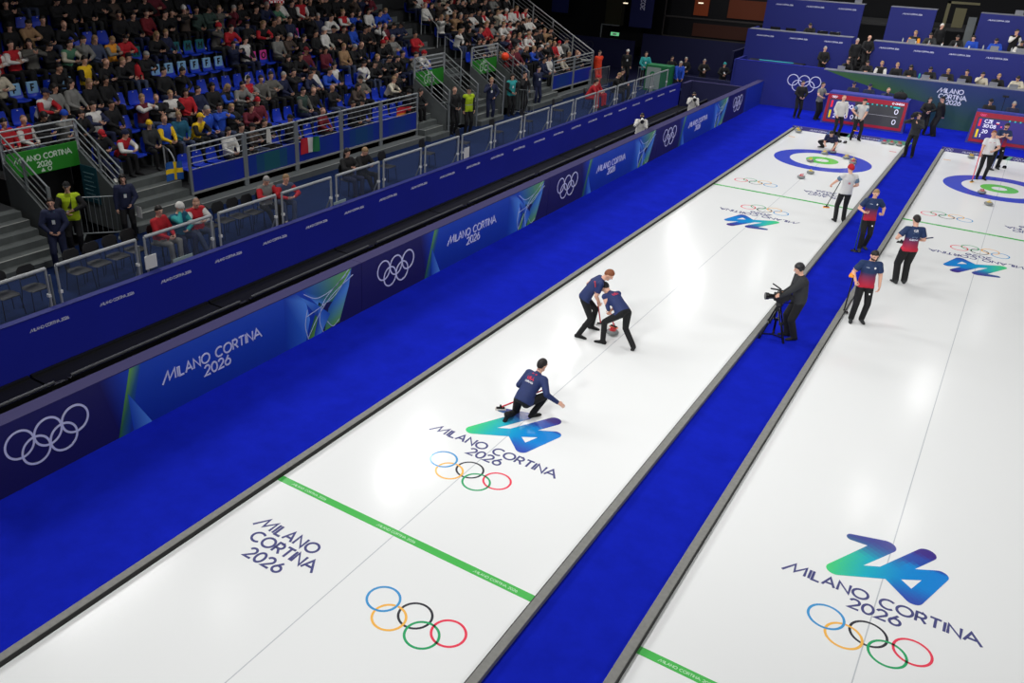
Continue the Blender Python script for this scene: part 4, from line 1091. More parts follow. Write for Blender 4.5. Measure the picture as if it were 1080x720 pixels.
for i, (x, y) in enumerate([(-9.95, -16.5), (-9.98, -15.97), (-9.95, -15.5), (-9.9, -15.05)]):
    put_chair(x, y, -PI/2, 'empty black chair left of the white-haired man, %s in the short row' % ORD[i+1])
for i, (x, y) in enumerate([(-10.0, -9.15), (-10.0, -6.95), (-9.9, -4.9), (-9.9, -2.6), (-9.95, -.2), (-10.0, 2.6)]):
    put_chair(x, y, -PI/2+.1*(i % 3), 'lone black chair seen over a barrier gap, %s along the platform' % ORD[i+1])

def broom(loc_pad, loc_top, pad_m, shaft_m, label, yaw=0., r=.016):
    a = V(loc_pad); b_ = V(loc_top); root = empty('curling_broom', a); tag(root, label, 'broom', 'curling brooms')
    mb = MB(); d = (b_-a); n = d.normalized()
    mb.tube([(0, 0, .05), tuple(d)], r, 8); mb.build('shaft', shaft_m, root, smooth=True)
    mb = MB(); M = Matrix.Rotation(yaw, 4, 'Z'); mb.M = M
    mb.box((-.10, -.04, 0), (.10, .04, .028)); mb.build('brush_pad', pad_m, root, bevel=.008)
    mb = MB(); mb.M = M; mb.box((-.08, -.03, .028), (.08, .03, .045)); mb.lathe([(.03, .04), (.02, .08), (.015, .1)], n=10); mb.build('swivel', BLACKG, root)
    return root

# ------------------------------------------------------------------ cloth and skin colours
SK = [mat('skin_light', (222, 172, 146), .55), mat('skin_mid', (196, 146, 118), .55), mat('skin_dark', (120, 80, 60), .55)]
EYE = mat('eye_dark', (50, 36, 30), .3); LIP = mat('lip', (168, 96, 86), .5)
CC = dict(k=(12, 12, 15), n=(22, 30, 62), b=(22, 70, 180), r=(176, 22, 34), R=(112, 18, 30), m=(96, 18, 36), w=(210, 208, 202), g=(120, 120, 116), G=(70, 118, 92), t=(152, 120, 86), y=(232, 190, 20), o=(228, 150, 40), T=(16, 84, 110), D=(46, 66, 60), c=(186, 178, 158), p=(220, 60, 130), B=(70, 58, 50), e=(90, 88, 82), j=(60, 70, 96), x=(40, 42, 44), O=(226, 62, 24), V=(168, 194, 18), q=(40, 150, 150))
CM = {k: mat('cloth_'+{'k': 'black', 'n': 'navy', 'b': 'blue', 'r': 'red', 'R': 'dark_red', 'm': 'maroon', 'w': 'white', 'g': 'grey', 'G': 'sage', 't': 'tan', 'y': 'yellow', 'o': 'amber', 'T': 'petrol', 'D': 'dark_green', 'c': 'cream', 'p': 'pink', 'B': 'brown', 'e': 'taupe', 'j': 'jeans', 'x': 'charcoal', 'O': 'orange', 'V': 'hi_vis', 'q': 'teal'}[k], v, .85, noise=(9, .12)) for k, v in CC.items()}
CN = dict(k='black', n='navy', b='blue', r='red', R='dark red', m='maroon', w='white', g='grey', G='sage green', t='tan', y='yellow', o='amber', T='petrol blue', D='dark green', c='cream', p='pink', B='brown', e='taupe', j='denim blue', x='charcoal', O='orange', V='hi-vis yellow', q='teal')
HC = dict(d=mat('hair_dark', (24, 17, 13), .6), l=mat('hair_light', (150, 120, 84), .6), g=mat('hair_grey', (150, 148, 144), .6), b=mat('hair_shaved', (150, 112, 92), .6), f=mat('hair_ginger', (130, 72, 36), .6))
def suit(top, slv=None, tr='k', skin=0, shoe='k', hand=None):
    return [SK[skin], CM[top], CM[slv or top], CM[tr], CM[shoe], CM[hand] if hand else SK[skin], EYE, LIP]

# ------------------------------------------------------------------ players, officials and crew, one by one
def grad_mat(name, low, high, z0, z1):
    """dyed jersey cloth that runs from one colour at the hem to another at the chest"""
    m = mat(name, high, .75); nt = m.node_tree; b = nt.nodes['Principled BSDF']
    tc = nt.nodes.new('ShaderNodeTexCoord'); sx = nt.nodes.new('ShaderNodeSeparateXYZ'); mr = nt.nodes.new('ShaderNodeMapRange'); r = nt.nodes.new('ShaderNodeValToRGB')
    mr.inputs['From Min'].default_value = z0; mr.inputs['From Max'].default_value = z1
    r.color_ramp.elements[0].color = lin(low)+(1,); r.color_ramp.elements[1].color = lin(high)+(1,)
    nt.links.new(tc.outputs['Object'], sx.inputs['Vector']); nt.links.new(sx.outputs['Z'], mr.inputs['Value']); nt.links.new(mr.outputs['Result'], r.inputs['Fac']); nt.links.new(r.outputs['Color'], b.inputs['Base Color'])
    return m
USN = mat('jersey_deep_blue', (26, 44, 96), .7, noise=(9, .1)); CZT = grad_mat('jersey_navy_to_red', (190, 24, 52), (20, 46, 88), .95, 1.28); CZN = mat('jersey_navy', (20, 46, 88), .7)
PBLK = CM['k']; FACING = math.radians(213)
def rel(loc, rz, p):
    d = V(p)-V(loc); c, s = math.cos(-rz), math.sin(-rz); return (d.x*c-d.y*s, d.x*s+d.y*c, d.z)
PP = []
# thrower
L0 = (-.08, -17.98, .007); rz = math.radians(-12)
P = dict(pelvis=(0, -.05, .40), lean=(38, 0), chest=(8, 0), hworld=(-8, 12), LF=(-.12, -.34, .13), LK=(-.3, 1, -.4), Ltoe=(-.1, -.75, -.7), RF=(.12, .10, .09), RK=(.35, 1, .6), Rtoe=(.3, 1, 0),
         RH=(.50, .30, .42), RE=(.3, -.6, -.2), Rhand=(.8, .35, -.3), Rcurl=20, LH=(-.16, .30, .42), LE=(-.3, -.8, .2), Lcurl=60, bulk=.018, hem=-.06)
o, I = person('person', L0, rz, P, [SK[0], USN, USN, PBLK, PBLK, SK[0], EYE, LIP], [('short', HC['d'], 'hair')], .011, 'crouching player in a navy long-sleeved top, one arm stretched out after releasing the stone', 'curlers')
ls, W = strokes('USA', .055); M = frame(I['chest']+I['cu']*.05-I['cf']*.3, I['cr'], I['cu'])
q = [qq for l in ls for qq in ribbon([(x-W/2, y-.02) for x, y in l], .016)]
ls2, W2 = strokes('CURLING', .03); q2 = [qq for l in ls2 for qq in ribbon([(x-W2/2, y-.08) for x, y in l], .009)]
put_decals(o, frame(I['chest']+I['cu']*.02-I['cf']*.3, I['cr'], I['cu']), [((214, 30, 62), q), ((220, 220, 225), q2), ((210, 34, 60), [[(-.05, .105), (.05, .105), (.05, .13), (-.05, .13)]])], 'back_print')
broom((-.56, -18.02, .0075), (.15, -17.55, .50), mat('broom_white', (210, 205, 200), .5), mat('shaft_red', (206, 30, 50), .4), 'red-shafted broom held under the arm of the crouching player', .6)
# sweeper with ginger hair
L0 = (-.82, -14.05, .007); rz = math.radians(-62); hand = rel(L0, rz, (-.52, -13.92, .98)); pad = (-.42, -13.32, .007)
P = dict(pelvis=(0, .02, .88), lean=(28, 0), chest=(14, 0), hworld=(-12, 38), LF=rel(L0, rz, (-.70, -13.74, .09)), RF=rel(L0, rz, (-.74, -14.33, .09)), LK=(-.1, 1, 0), RK=(.1, 1, 0), Ltoe=(.3, 1, 0), Rtoe=(.35, 1, 0),
         RH=rel(L0, rz, (-.50, -13.95, .78)), LH=rel(L0, rz, (-.56, -14.02, 1.08)), RE=(.7, -.8, .3), LE=(-.7, -.8, .3), curl=95, sleeve='short', bulk=.01, Rhand=(-.2, .3, -1), Lhand=(.1, .3, -1), hem=-.05)
o, I = person('person', L0, rz, P, [SK[0], USN, USN, PBLK, PBLK, SK[0], EYE, LIP], [('short', HC['f'], 'hair')], .011, 'ginger-haired sweeper in a navy shirt, upright and leaning over the broom', 'curlers')
put_decals(o, frame(I['pel']+I['pf']*.3-I['pu']*.18+V((.1, 0, 0)), -I['pr'], I['pu']), [((225, 225, 225), [[(-.02, -.03), (.02, -.03), (.02, .03), (-.02, .03)]])], 'badge')
broom((-.62, -13.42, .007), (-.56, -14.20, 1.35), mat('pad_white', (215, 215, 215), .6), mat('shaft_white_red', (200, 60, 70), .4), 'broom with a red shaft held by the ginger-haired sweeper', .3)
# bent sweeper
L0 = (.10, -14.16, .007); rz = math.radians(62)
P = dict(pelvis=(0, -.05, .83), lean=(58, 0), chest=(10, 0), bulk=.008, hworld=(15, 50), LF=rel(L0, rz, (-.18, -14.28, .09)), LK=(-.4, 1, 0), Ltoe=(-.2, .3, 0), RF=rel(L0, rz, (.48, -14.18, .11)), RK=(.2, 1, 0), Rtoe=(.2, .5, -.7),
         LH=rel(L0, rz, (-.30, -13.98, .80)), RH=rel(L0, rz, (-.28, -13.80, .60)), LE=(-.6, -.6, .5), RE=(.6, -.5, .5), curl=95, sleeve='none', Rhand=(0, .4, -1), Lhand=(.1, .4, -1), hem=-.03)
o, I = person('person', L0, rz, P, [SK[0], USN, SK[0], PBLK, PBLK, SK[0], EYE, LIP], [('cap', CM['k'], 'cap'), ('short', HC['d'], 'hair')], .011, 'dark-haired sweeper in a navy sleeveless top, bent low with legs spread', 'curlers')
ls, W = strokes('USA', .06); q = [qq for l in ls for qq in ribbon([(x-W/2, y-.03) for x, y in l], .016)]
put_decals(o, frame(I['chest']+I['cu']*.04-I['cf']*.3, I['cr'], I['cu']), [((206, 40, 66), q)], 'back_print')
mb = MB(); 
broom((-.32, -13.36, .007), (-.29, -14.12, 1.05), mat('pad_orange', (236, 130, 90), .6), mat('shaft_pink', (220, 70, 80), .4), 'broom with an orange pad held by the bent sweeper', -.2)
# camera operator on the walkway
L0 = (3.10, -11.40, 0); rz = math.radians(118)
P = dict(pelvis=(0, 0, .98), lean=(4, 0), chest=(8, 0), hworld=(0, 16), LF=(-.10, -.04, .09), RF=(.11, .06, .09), LH=(-.16, .50, 1.02), RH=(.02, .34, 1.10), LE=(-.4, -.5, -.8), RE=(.5, -.6, -.7), curl=80, bulk=.035, trouserr=1.2, size=1.0, Lhand=(0, 1, .1), Rhand=(0, 1, 0), hem=-.08)
o, I = person('person', L0, rz, P, suit('x', 'x', 'k'), [('headset', mat('headset_dark', (30, 30, 32), .5), 'headset')], .011, 'camera operator in a charcoal jacket and headset standing on the blue walkway', 'camera crew')
T0 = (2.76, -11.66, 0)
root = empty('tripod', T0, math.radians(118)); tag(root, 'black video tripod standing on the blue walkway by the curb', 'tripod')
hd = V((0, 0, .82))
for k, a in enumerate((100, 220, 340)):
    a = math.radians(a); f = V((.30*math.cos(a), .30*math.sin(a), .01)); 
    mb = MB(); n = V((-math.sin(a), math.cos(a), 0))*.035
    mid = f.lerp(hd, .5); mb.tube([hd+n, mid+n*1.3], .019, 6); mb.tube([hd-n, mid-n*1.3], .019, 6); mb.bar(mid, f, .05, .03); mb.bar(mid-n*1.5, mid+n*1.5, .055); mb.ell(f, (.03, .03, .02)); mb.build('leg', BLACKG, root)
mb = MB(); 
for a in (100, 220, 340): a = math.radians(a); mb.tube([(0, 0, .10), (.27*math.cos(a), .27*math.sin(a), .12)], .02, 6)
mb.build('spreader', BLACKG, root)
mb = MB(); mb.lathe([(.06, .78), (.075, .82), (.06, .86), (.065, .90)], n=14); mb.box((-.06, -.09, .90), (.06, .09, .93)); mb.tube([(.04, -.03, .86), (.1, -.2, .84), (.12, -.3, .84)], .012, 6); mb.build('fluid_head', BLACK, root)
root = empty('video_camera', (T0[0], T0[1], .93), math.radians(118)); tag(root, 'black broadcast video camera mounted on the tripod', 'camera')
mb = MB(); mb.box((-.06, -.17, .0), (.06, .15, .17)); mb.box((-.05, -.25, .03), (.05, -.17, .14)); mb.build('camera_body', BLACK, root, bevel=.012)
mb = MB(); mb.M = Matrix.Translation((0, .15, .08)) @ Matrix.Rotation(-PI/2, 4, 'X'); mb.lathe([(.05, 0), (.055, .05), (.06, .10), (.075, .12), (.08, .19), (.07, .19)], n=18); mb.build('lens', BLACKG, root, smooth=True)
mb = MB(); mb.tube([(0, -.1, .17), (0, -.08, .23), (0, .08, .23), (0, .1, .17)], .013, 6); mb.build('carry_handle', BLACK, root)
mb = MB(); mb.box((-.16, .06, .2), (-.05, .09, .28)); mb.tube([(-.06, .05, .18), (-.10, .07, .22)], .01, 6); mb.build('viewfinder', BLACK, root, bevel=.005)
mb = MB(); mb.tube([(.0, .06, .24), (-.02, .26, .27)], .018, 8); mb.tube([(.08, .0, .22), (.1, .2, .34)], .015, 8); mb.build('microphone', BLACK, root, smooth=True)
mb = MB(); mb.tube([(.03, -.2, .14), (.03, -.2, .42)], .006, 5); mb.tube([(-.03, -.2, .14), (-.03, -.2, .40)], .006, 5); mb.build('antennas', BLACKG, root)
def czech(L0, rz, P, label, back=False, trous='k', hairm='d', beard=True):
    P = dict(dict(pelvis=(0, 0, .985), sleeve='short', hem=-.08, trouserr=1.12, shw=.185, bulk=.018, size=.99), **P)
    o, I = person('person', L0, rz, P, [SK[0], CZT, CZN, CM[trous], CM['x'], CM['k'] if P.get('glove') else SK[0], EYE, LIP], [('short', HC[hairm], 'hair')]+([('beard', HC['d'], 'beard')] if beard else []), .011, label, 'curlers')
    if back:
        it = []
        ls, W = strokes('CZE', .04); it.append(((225, 225, 230), [qq for l in ls for qq in ribbon([(x-W/2, y+.10) for x, y in l], .011)]))
        it.append(((96, 112, 140), [[(a, b), (a+.03, b), (a+.03, b+.14), (a, b+.14)] for a, b in ((-.06, -.07), (-.015, -.05), (.03, -.07))]))
        ls, W = strokes('CZECHIA', .035); it.append(((215, 220, 235), [qq for l in ls for qq in ribbon([(x-W/2, y-.13) for x, y in l], .010)]))
        put_decals(o, frame(I['chest']-I['cf']*.35, I['cr'], I['cu']), it, 'back_print')
    else:
        M = frame(I['chest']+I['cf']*.35, -I['cr'], I['cu'])
        circ = [(.085+.024*math.cos(t), .06+.024*math.sin(t)) for t in [2*PI*i/14 for i in range(14)]]
        put_decals(o, M, [((235, 235, 235), [circ]), ((205, 214, 228), [[(-.11, .06), (-.04, .06), (-.04, .068), (-.11, .068)]])], 'chest_print')
        put_decals(o, frame(V(I['J']['Lleg'][0])*.6+V(I['J']['Lleg'][1])*.4+I['pf']*.3, -I['pr'], V((0, 0, 1))), [((230, 230, 230), [[(-.018, -.02), (.018, -.02), (.018, .02), (-.018, .02)]])], 'leg_badge')
    return o, I
L0 = (4.13, -9.50, .007)
czech(L0, math.radians(200), dict(lean=(-2, 0), hworld=(10, 18), LF=(-.12, -.02, .09), RF=(.12, .03, .09), RH=(.27, .16, 1.06), RE=(.5, -.8, -.2), Rcurl=90, Rhand=(-.1, .6, -.6), LH=(-.30, .02, .94), LE=(-.5, -.8, 0), Lcurl=50, glove=0), 'bearded player in a navy-to-red shirt holding an orange broom pad, nearest the camera')
root = broom((3.80, -9.18, .03), (3.83, -9.36, 1.12), BLACKG, BLACK, 'dark upturned broom carried by the bearded player')
mb = MB(); mb.box((-.04, -.56, 1.08), (.07, -.34, 1.14)); mb.M = None; mb.build('orange_pad', ORG, root, bevel=.02)
L0 = (3.27, -3.95, 0)
czech(L0, math.radians(205), dict(lean=(0, 0), hworld=(0, 10), LF=(-.10, -.1, .10), RF=(.10, .16, .09), RH=(.22, .20, 1.16), RE=(.5, -.8, -.2), LH=(-.29, .14, 1.12), LE=(-.6, -.8, -.1), curl=70, Lhand=(.6, .5, 0), Rhand=(-.6, .5, 0)), 'clean-shaven player in a navy-to-red shirt standing on the blue walkway', beard=False, hairm='l')
broom((3.15, -4.30, .007), (3.12, -4.16, 1.2), BLACKG, mat('shaft_dark_teal', (20, 60, 80), .4), 'dark broom held upright by the player on the walkway')
L0 = (4.60, -6.20, .007)
czech(L0, math.radians(28), dict(lean=(0, 0), hworld=(12, 6), LF=(-.11, .0, .09), RF=(.12, .04, .09), LH=(-.27, .24, 1.14), LE=(-.5, -.8, 0), RH=(.20, .24, 1.12), RE=(.5, -.8, 0), curl=70, trouserr=1.3, size=1.02), 'player seen from behind in a navy-to-red shirt, standing on the right ice sheet', True, beard=False)
o = broom((4.36, -5.94, 1.0), (5.05, -6.1, 1.35), BLACKG, mat('shaft_navy', (24, 30, 70), .4), 'dark broom shaft tucked under the arm of the player seen from behind')
# player in white shirt with red hat
L0 = (2.16, -1.60, .007); L0 = (2.20, -1.62, .007)
P = dict(pelvis=(0, 0, .985), lean=(0, 0), hworld=(25, 5), LF=(-.13, -.04, .09), RF=(.13, .02, .09), LH=(-.38, .38, 1.04), LE=(-.5, -.8, -.3), Lcurl=80, RH=(.20, .22, 1.08), RE=(.5, -.8, 0), sleeve='short', bulk=.018, trouserr=1.1, hem=-.08)
o, I = person('person', L0, math.radians(25), P, [SK[0], mat('shirt_pale_grey', (200, 200, 198), .7), mat('sleeve_blue_grey', (90, 116, 138), .7), PBLK, PBLK, SK[0], EYE, LIP], [('beanie', CM['r'], 'beanie')], .011, 'player in a red hat and pale shirt seen from behind, standing at the hog line', 'curlers')
put_decals(o, frame(I['chest']-I['cf']*.35, I['cr'], I['cu']), [((196, 40, 70), [[(-.03, -.10), (-.008, -.10), (-.008, -.04), (-.03, -.04)], [(.005, -.10), (.028, -.10), (.028, -.04), (.005, -.04)]])], 'back_print')
broom((1.55, -.30, .007), (1.92, -1.22, 1.15), ORG, BLACKG, 'dark broom with an orange pad reaching to the green line', .5)
# crouching player in the left house
P = dict(pelvis=(0, -.12, .42), lean=(50, 0), chest=(20, 0), hworld=(0, 30), LF=(-.16, .16, .09), LK=(-.4, 1, .6), RF=(.38, -.30, .09), RK=(.7, 1, .3), Rtoe=(.8, .2, 0), LH=(-.22, .48, .22), RH=(.16, .45, .30), curl=50, sleeve='short', hem=-.03)
o, I = person('person', (-.12, 8.42, .007), math.radians(178), P, [SK[0], mat('jersey_dark_navy', (18, 26, 66), .7), mat('jersey_dark_navy2', (18, 26, 66), .7), PBLK, PBLK, SK[0], EYE, LIP], [('short', HC['d'], 'hair')], .012, 'crouching player in a dark navy shirt handling a stone in the left house', 'curlers')
# two pale-shirted players at the bumper
PAL = mat('shirt_offwhite', (204, 202, 198), .75)
P = dict(pelvis=(0, 0, .985), lean=(-2, 0), hworld=(0, 8), LF=(-.12, .0, .09), RF=(.12, .05, .09), RH=(.22, .14, .98), LH=(-.22, .16, .98), RE=(.5, -.8, 0), LE=(-.5, -.8, 0), bulk=.025, hem=-.08, size=1.0)
person('person', (-.52, 11.40, .007), FACING, P, [SK[0], PAL, PAL, PBLK, PBLK, SK[0], EYE, LIP], [('bald', HC['b'], 'shaved_hair')], .012, 'bald player in an off-white long-sleeved top before the scoreboard', 'curlers')
P = dict(pelvis=(0, 0, .97), lean=(4, -3), hworld=(0, 12), bulk=.015, LF=(-.16, .06, .09), RF=(.16, .0, .09), RH=(.22, .16, 1.12), RE=(1, -.4, 0), LH=(-.06, .27, .98), LE=(-.9, -.3, -.2), sleeve='short', hem=-.05, trouserr=1.08)
person('person', (.30, 11.35, .007), math.radians(205), P, [SK[0], PAL, mat('sleeve_blue_grey2', (96, 124, 148), .7), PBLK, PBLK, SK[0], EYE, LIP], [('short', HC['d'], 'hair')], .012, 'dark-haired player in a pale shirt with blue sleeves before the scoreboard', 'curlers')
broom((.33, 11.02, .45), (.22, 11.12, 1.25), ORG, BLACKG, 'broom with an orange pad carried by the player in the blue-sleeved shirt')
# shoulder camera operator
P = dict(pelvis=(0, 0, .985), lean=(2, 0), hworld=(0, 4), hpitch=0, LF=(-.13, -.02, .09), RF=(.12, .05, .09), RH=(.19, .26, 1.54), RE=(1, 0, -.6), LH=(-.10, .30, 1.42), LE=(-.8, .2, -.8), curl=60, bulk=.03, hem=-.08, trouserr=1.15, size=1.0)
o, I = person('person', (2.72, 9.48, 0), math.radians(170), P, suit('x'), [('short', HC['d'], 'hair')], .012, 'camera operator with a shoulder camera at the far end of the walkway', 'camera crew')
root = empty('shoulder_camera', (2.70, 9.40, 1.62), math.radians(170)); tag(root, 'black shoulder camera held up by the operator at the far end of the walkway', 'camera')
mb = MB(); mb.box((.06, -.25, .0), (.2, .18, .18)); mb.build('camera_body', BLACK, root, bevel=.02)
mb = MB(); mb.M = Matrix.Translation((.13, .18, .08)) @ Matrix.Rotation(-PI/2, 4, 'X'); mb.lathe([(.05, 0), (.055, .08), (.07, .12), (.072, .18)], n=14); mb.build('lens', BLACKG, root, smooth=True)
mb = MB(); mb.box((-.02, .08, .07), (.07, .14, .12)); mb.build('viewfinder', BLACK, root)
# right house pair
P = dict(pelvis=(0, 0, .985), bulk=.015, lean=(-2, 0), hworld=(0, -6), LF=(-.11, .04, .09), RF=(.11, -.02, .09), RH=(.30, .22, .86), RE=(.6, -.8, -.2), LH=(-.08, .26, 1.12), LE=(-.9, -.3, 0), curl=80, sleeve='short', hem=-.04)
o, I = person('person', (5.46, 7.50, .007), math.radians(198), P, [SK[0], mat('shirt_white', (226, 224, 222), .7), mat('shirt_white2', (226, 224, 222), .7), PBLK, PBLK, SK[0], EYE, LIP], [('buzz', HC['f'], 'hair')], .012, 'balding player in a white short-sleeved shirt looking up in the right house', 'curlers')
put_decals(o, frame(I['chest']+I['cf']*.35, -I['cr'], I['cu']), [((200, 60, 80), [[(-.10, .05), (-.03, .05), (-.03, .06), (-.10, .06)], [(.05, .05), (.10, .05), (.10, .07), (.05, .07)]])], 'chest_print')
broom((5.25, 6.75, .007), (5.22, 7.2, 1.1), mat('pad_yellow_orange', (244, 176, 30), .5), mat('shaft_light_red', (226, 70, 80), .4), 'red-shafted broom with an orange pad held by the player in white', 1.2)
L0 = (5.75, 9.70, .007)
o, I = czech(L0, math.radians(200), dict(lean=(2, 0), hworld=(5, 12), LF=(-.14, -.02, .09), RF=(.14, .04, .09), LH=(-.02, .26, 1.34), RH=(.06, .26, 1.34), LE=(-.8, 0, -.8), RE=(.8, 0, -.8), curl=80, Lhand=(.2, .2, 1), Rhand=(-.2, .2, 1)), 'bearded player in a navy-to-red shirt with hands clasped at his chin, right house')
broom((5.72, 9.35, .007), (5.80, 9.44, 1.25), BLACKG, mat('shaft_blue', (30, 60, 130), .4), 'blue-shafted broom held upright by the player with clasped hands')

def stand(loc, rz, label, top='k', slv=None, tr='k', hair='short', hm='d', pose=0, skin=0, hand=None, group='staff and officials', vox=.016, size=1., **kw):
    ps = [dict(LH=(-.12, .24, 1.05), RH=(.12, .24, 1.06), LE=(-1, -.4, 0), RE=(1, -.4, 0)),                      # hands together
          dict(),                                                                                                   # arms hanging
          dict(LH=(-.10, .22, 1.18), RH=(.10, .24, 1.12), LE=(-1, 0, -.3), RE=(1, 0, -.3)),                       # arms crossed
          dict(LH=(-.10, -.18, .92), RH=(.10, -.18, .92), LE=(-1, -.6, 0), RE=(1, -.6, 0)),                       # hands behind
          dict(RH=(.10, .16, 1.44), RE=(1, 0, -.8), LH=(-.14, .22, 1.05), LE=(-1, -.3, 0))]                       # hand at face
    P = dict(pelvis=(0, 0, .985), bulk=.03, hem=-.10, trouserr=1.15, LF=(-.11, .0, .09), RF=(.11, .04, .09), size=size*.97, shw=.175); P.update(ps[pose]); P.update(kw)
    h = [] if hair is None else [(hair, HC.get(hm) or CM[hm], 'beanie' if hair in ('beanie', 'bobble') else 'cap' if hair == 'cap' else 'hair')]
    if hair == 'cap': h.append(('buzz', HC['d'], 'hair'))
    return person('person', loc, rz, P, suit(top, slv, tr, skin, hand=hand), h, vox, label, group)
def lanyard(o, I, col=(200, 205, 215), badge=True, vest=None):
    it = [(col, [[(-.055, .16), (-.045, .16), (.0, -.02), (-.008, -.02)], [(.055, .16), (.045, .16), (0, -.02), (.008, -.02)]])]
    if badge: it.append(((225, 228, 230), [[(-.035, -.12), (.035, -.12), (.035, -.02), (-.035, -.02)]]))
    put_decals(o, frame(I['chest']+I['cf']*.35, -I['cr'], I['cu']), it, 'lanyard')
def vest(o, I, col=(150, 152, 148)):
    it = [(col, [[(x, z), (x+.06, z), (x+.06, z+.03), (x, z+.03)] for x in (-.18, -.12, -.06, 0, .06, .12) for z in (-.20,)]), ((24, 24, 26), [[(-.045, -.12), (.045, -.12), (.06, .14), (-.06, .14)]])]
    put_decals(o, frame(I['chest']+I['cf']*.35, -I['cr'], I['cu']), it, 'vest_stripe', off=.007)
EAST = -PI/2
# far floor
stand((-2.98, 14.6, 0), FACING, 'person in black standing left of the scoreboard, looking at a phone', 'k', pose=0)
stand((-2.12, 14.85, 0), math.radians(240), 'player in a grey shirt leaning one arm on the scoreboard', 'g', tr='k', pose=2, sleeve='short', LH=(-.34, .30, 1.32), LE=(-.5, 0, -1), bulk=.0)
o, I = stand((2.55, 14.7, 0), math.radians(200), 'person in black with long hair, arms folded, right of the left scoreboard', 'k', hair='long', pose=2, size=.95)
o, I = stand((3.05, 14.75, 0), math.radians(120), 'person in black with a cap standing under the white lettering', 'k', hair='cap', hm='k', pose=3)
# photographers in the trench
for (x, y, lb) in ((-6.0, 1.75, 'photographer in a white bib aiming a long lens over the board, left of two'), (-6.0, 7.7, 'photographer in a white bib aiming a long lens over the board, right of two')):
    o, I = stand((x, y, .13), math.radians(205), lb, 'w', pose=0, hm='d', RH=(.07, .24, 1.48), LH=(-.06, .36, 1.42), RE=(1, 0, -.8), LE=(-.6, 0, -1), lean=(10, 0), hworld=(0, 12), size=.94)
    a = math.radians(205); f = V((-math.sin(a), math.cos(a), 0)); root = empty('photo_camera', (x+f.x*.26, y+f.y*.26, 1.60), a); tag(root, 'white telephoto camera of the %s photographer' % ('left' if y < 5 else 'right'), 'camera', 'photo cameras at the board')
    mb = MB(); mb.box((-.07, -.07, -.05), (.07, .03, .07)); mb.build('camera_body', BLACK, root, bevel=.01)
    mb = MB(); mb.M = Matrix.Rotation(-PI/2-.25, 4, 'X'); mb.lathe([(.04, .02), (.045, .12), (.065, .16), (.07, .26)], n=14); mb.build('lens_barrel', WHITE, root, smooth=True)
    mb = MB(); mb.M = Matrix.Rotation(-PI/2-.25, 4, 'X'); mb.lathe([(.07, .26), (.075, .27), (.075, .33), (.06, .33)], n=14); mb.build('lens_hood', BLACK, root, smooth=True)
o, I = stand((-8.7, 13.2, PZ-.25), math.radians(215), 'grey-haired man in a bright blue jacket leaning on the far trench wall', 'b', hm='g', pose=0, lean=(16, 0), LH=(-.14, .38, .92), RH=(.14, .38, .92)); lanyard(o, I, (220, 220, 220), False)
# staff by the far partition
for (x, y, top, hm, hair, lb, z) in ((-11.6, 13.4, 'k', 'w', 'beanie', 'person in black with a white hat by the dark barricade', PZ), (-10.55, 13.3, 'q', 'd', 'short', 'volunteer in a teal and white jacket beside the green booth', PZ), (-10.9, 18.3, 'k', 'd', 'short', 'staff member in black with a lanyard, left of three behind the counter', 0), (-10.2, 18.6, 'k', 'g', 'short', 'staff member in black with a pale badge, second behind the counter', 0), (-9.15, 18.6, 'k', 'g', 'short', 'staff member in a black patterned jacket, third behind the counter', 0), (-7.9, 18.2, 'k', 'q', 'beanie', 'staff member in a teal hat at the right end of the counter', 0)):
    o, I = stand((x, y, z), FACING, lb, top, hair=hair, hm=hm, pose=[0, 2, 1][int(abs(x)*10) % 3], size=.97); lanyard(o, I, (110, 170, 170) if hm == 'q' else (150, 150, 150))
stand((-12.35, 11.55, PZ), math.radians(240), 'medic in full orange rescue clothing standing at the corner of the stand', 'O', tr='O', hair='short', hm='d', pose=3)
# guards and stewards on the concourse
o, I = stand((-11.15, -19.85, PZ), math.radians(235), 'steward in navy with a teal lanyard standing beside the hi-vis steward', 'n', tr='n', hair='short', pose=0, size=.97); lanyard(o, I, (60, 170, 170))
o, I = stand((-11.8, -19.0, PZ), math.radians(235), 'steward in a hi-vis yellow vest with arms folded in the near exit', 'V', slv='k', tr='k', pose=2, hair='cap', hm='k'); vest(o, I, (150, 152, 148))
o, I = stand((-11.65, -17.6, PZ), math.radians(240), 'woman in a dark jacket holding a sheet of paper beside the near exit', 'n', tr='k', hair='long', pose=0, RH=(.26, .1, .88), size=.95); lanyard(o, I, (40, 150, 160))
simple('paper_sheet', 'white sheet of paper in the hand of the woman by the near exit', 'paper', bxs(((-.1, -.004, -.28), (.1, .004, .0))), WHITE).location = (-11.42, -17.42, PZ+.86)
stand((-12.0, -2.35, PZ), math.radians(250), 'guard in dark clothes with a bald head at the middle exit', 'k', hair='bald', hm='b', pose=0)
o, I = stand((-11.6, -1.95, PZ), math.radians(240), 'steward with a black cap and hi-vis vest at the middle exit', 'V', slv='k', hair='cap', hm='k', pose=1); vest(o, I, (150, 152, 148))
o, I = stand((-12.1, .55, PZ), math.radians(225), 'guard with light hair and a yellow patch standing alone in the open', 'n', tr='n', hm='l', pose=4); lanyard(o, I, (180, 210, 40))
o, I = stand((-12.05, 2.15, PZ), math.radians(240), 'guard with long dark hair and a teal vest at the far exit', 'q', slv='k', hair='long', pose=0, size=.98); lanyard(o, I, (120, 210, 190))
stand((-11.85, 2.85, PZ), math.radians(260), 'person in black raising a hand to the face at the far exit', 'k', pose=4)
o, I = stand((-12.1, 4.6, PZ), math.radians(240), 'guard with a green and white patch right of the far exit', 'n', tr='n', pose=3); lanyard(o, I, (150, 210, 90))
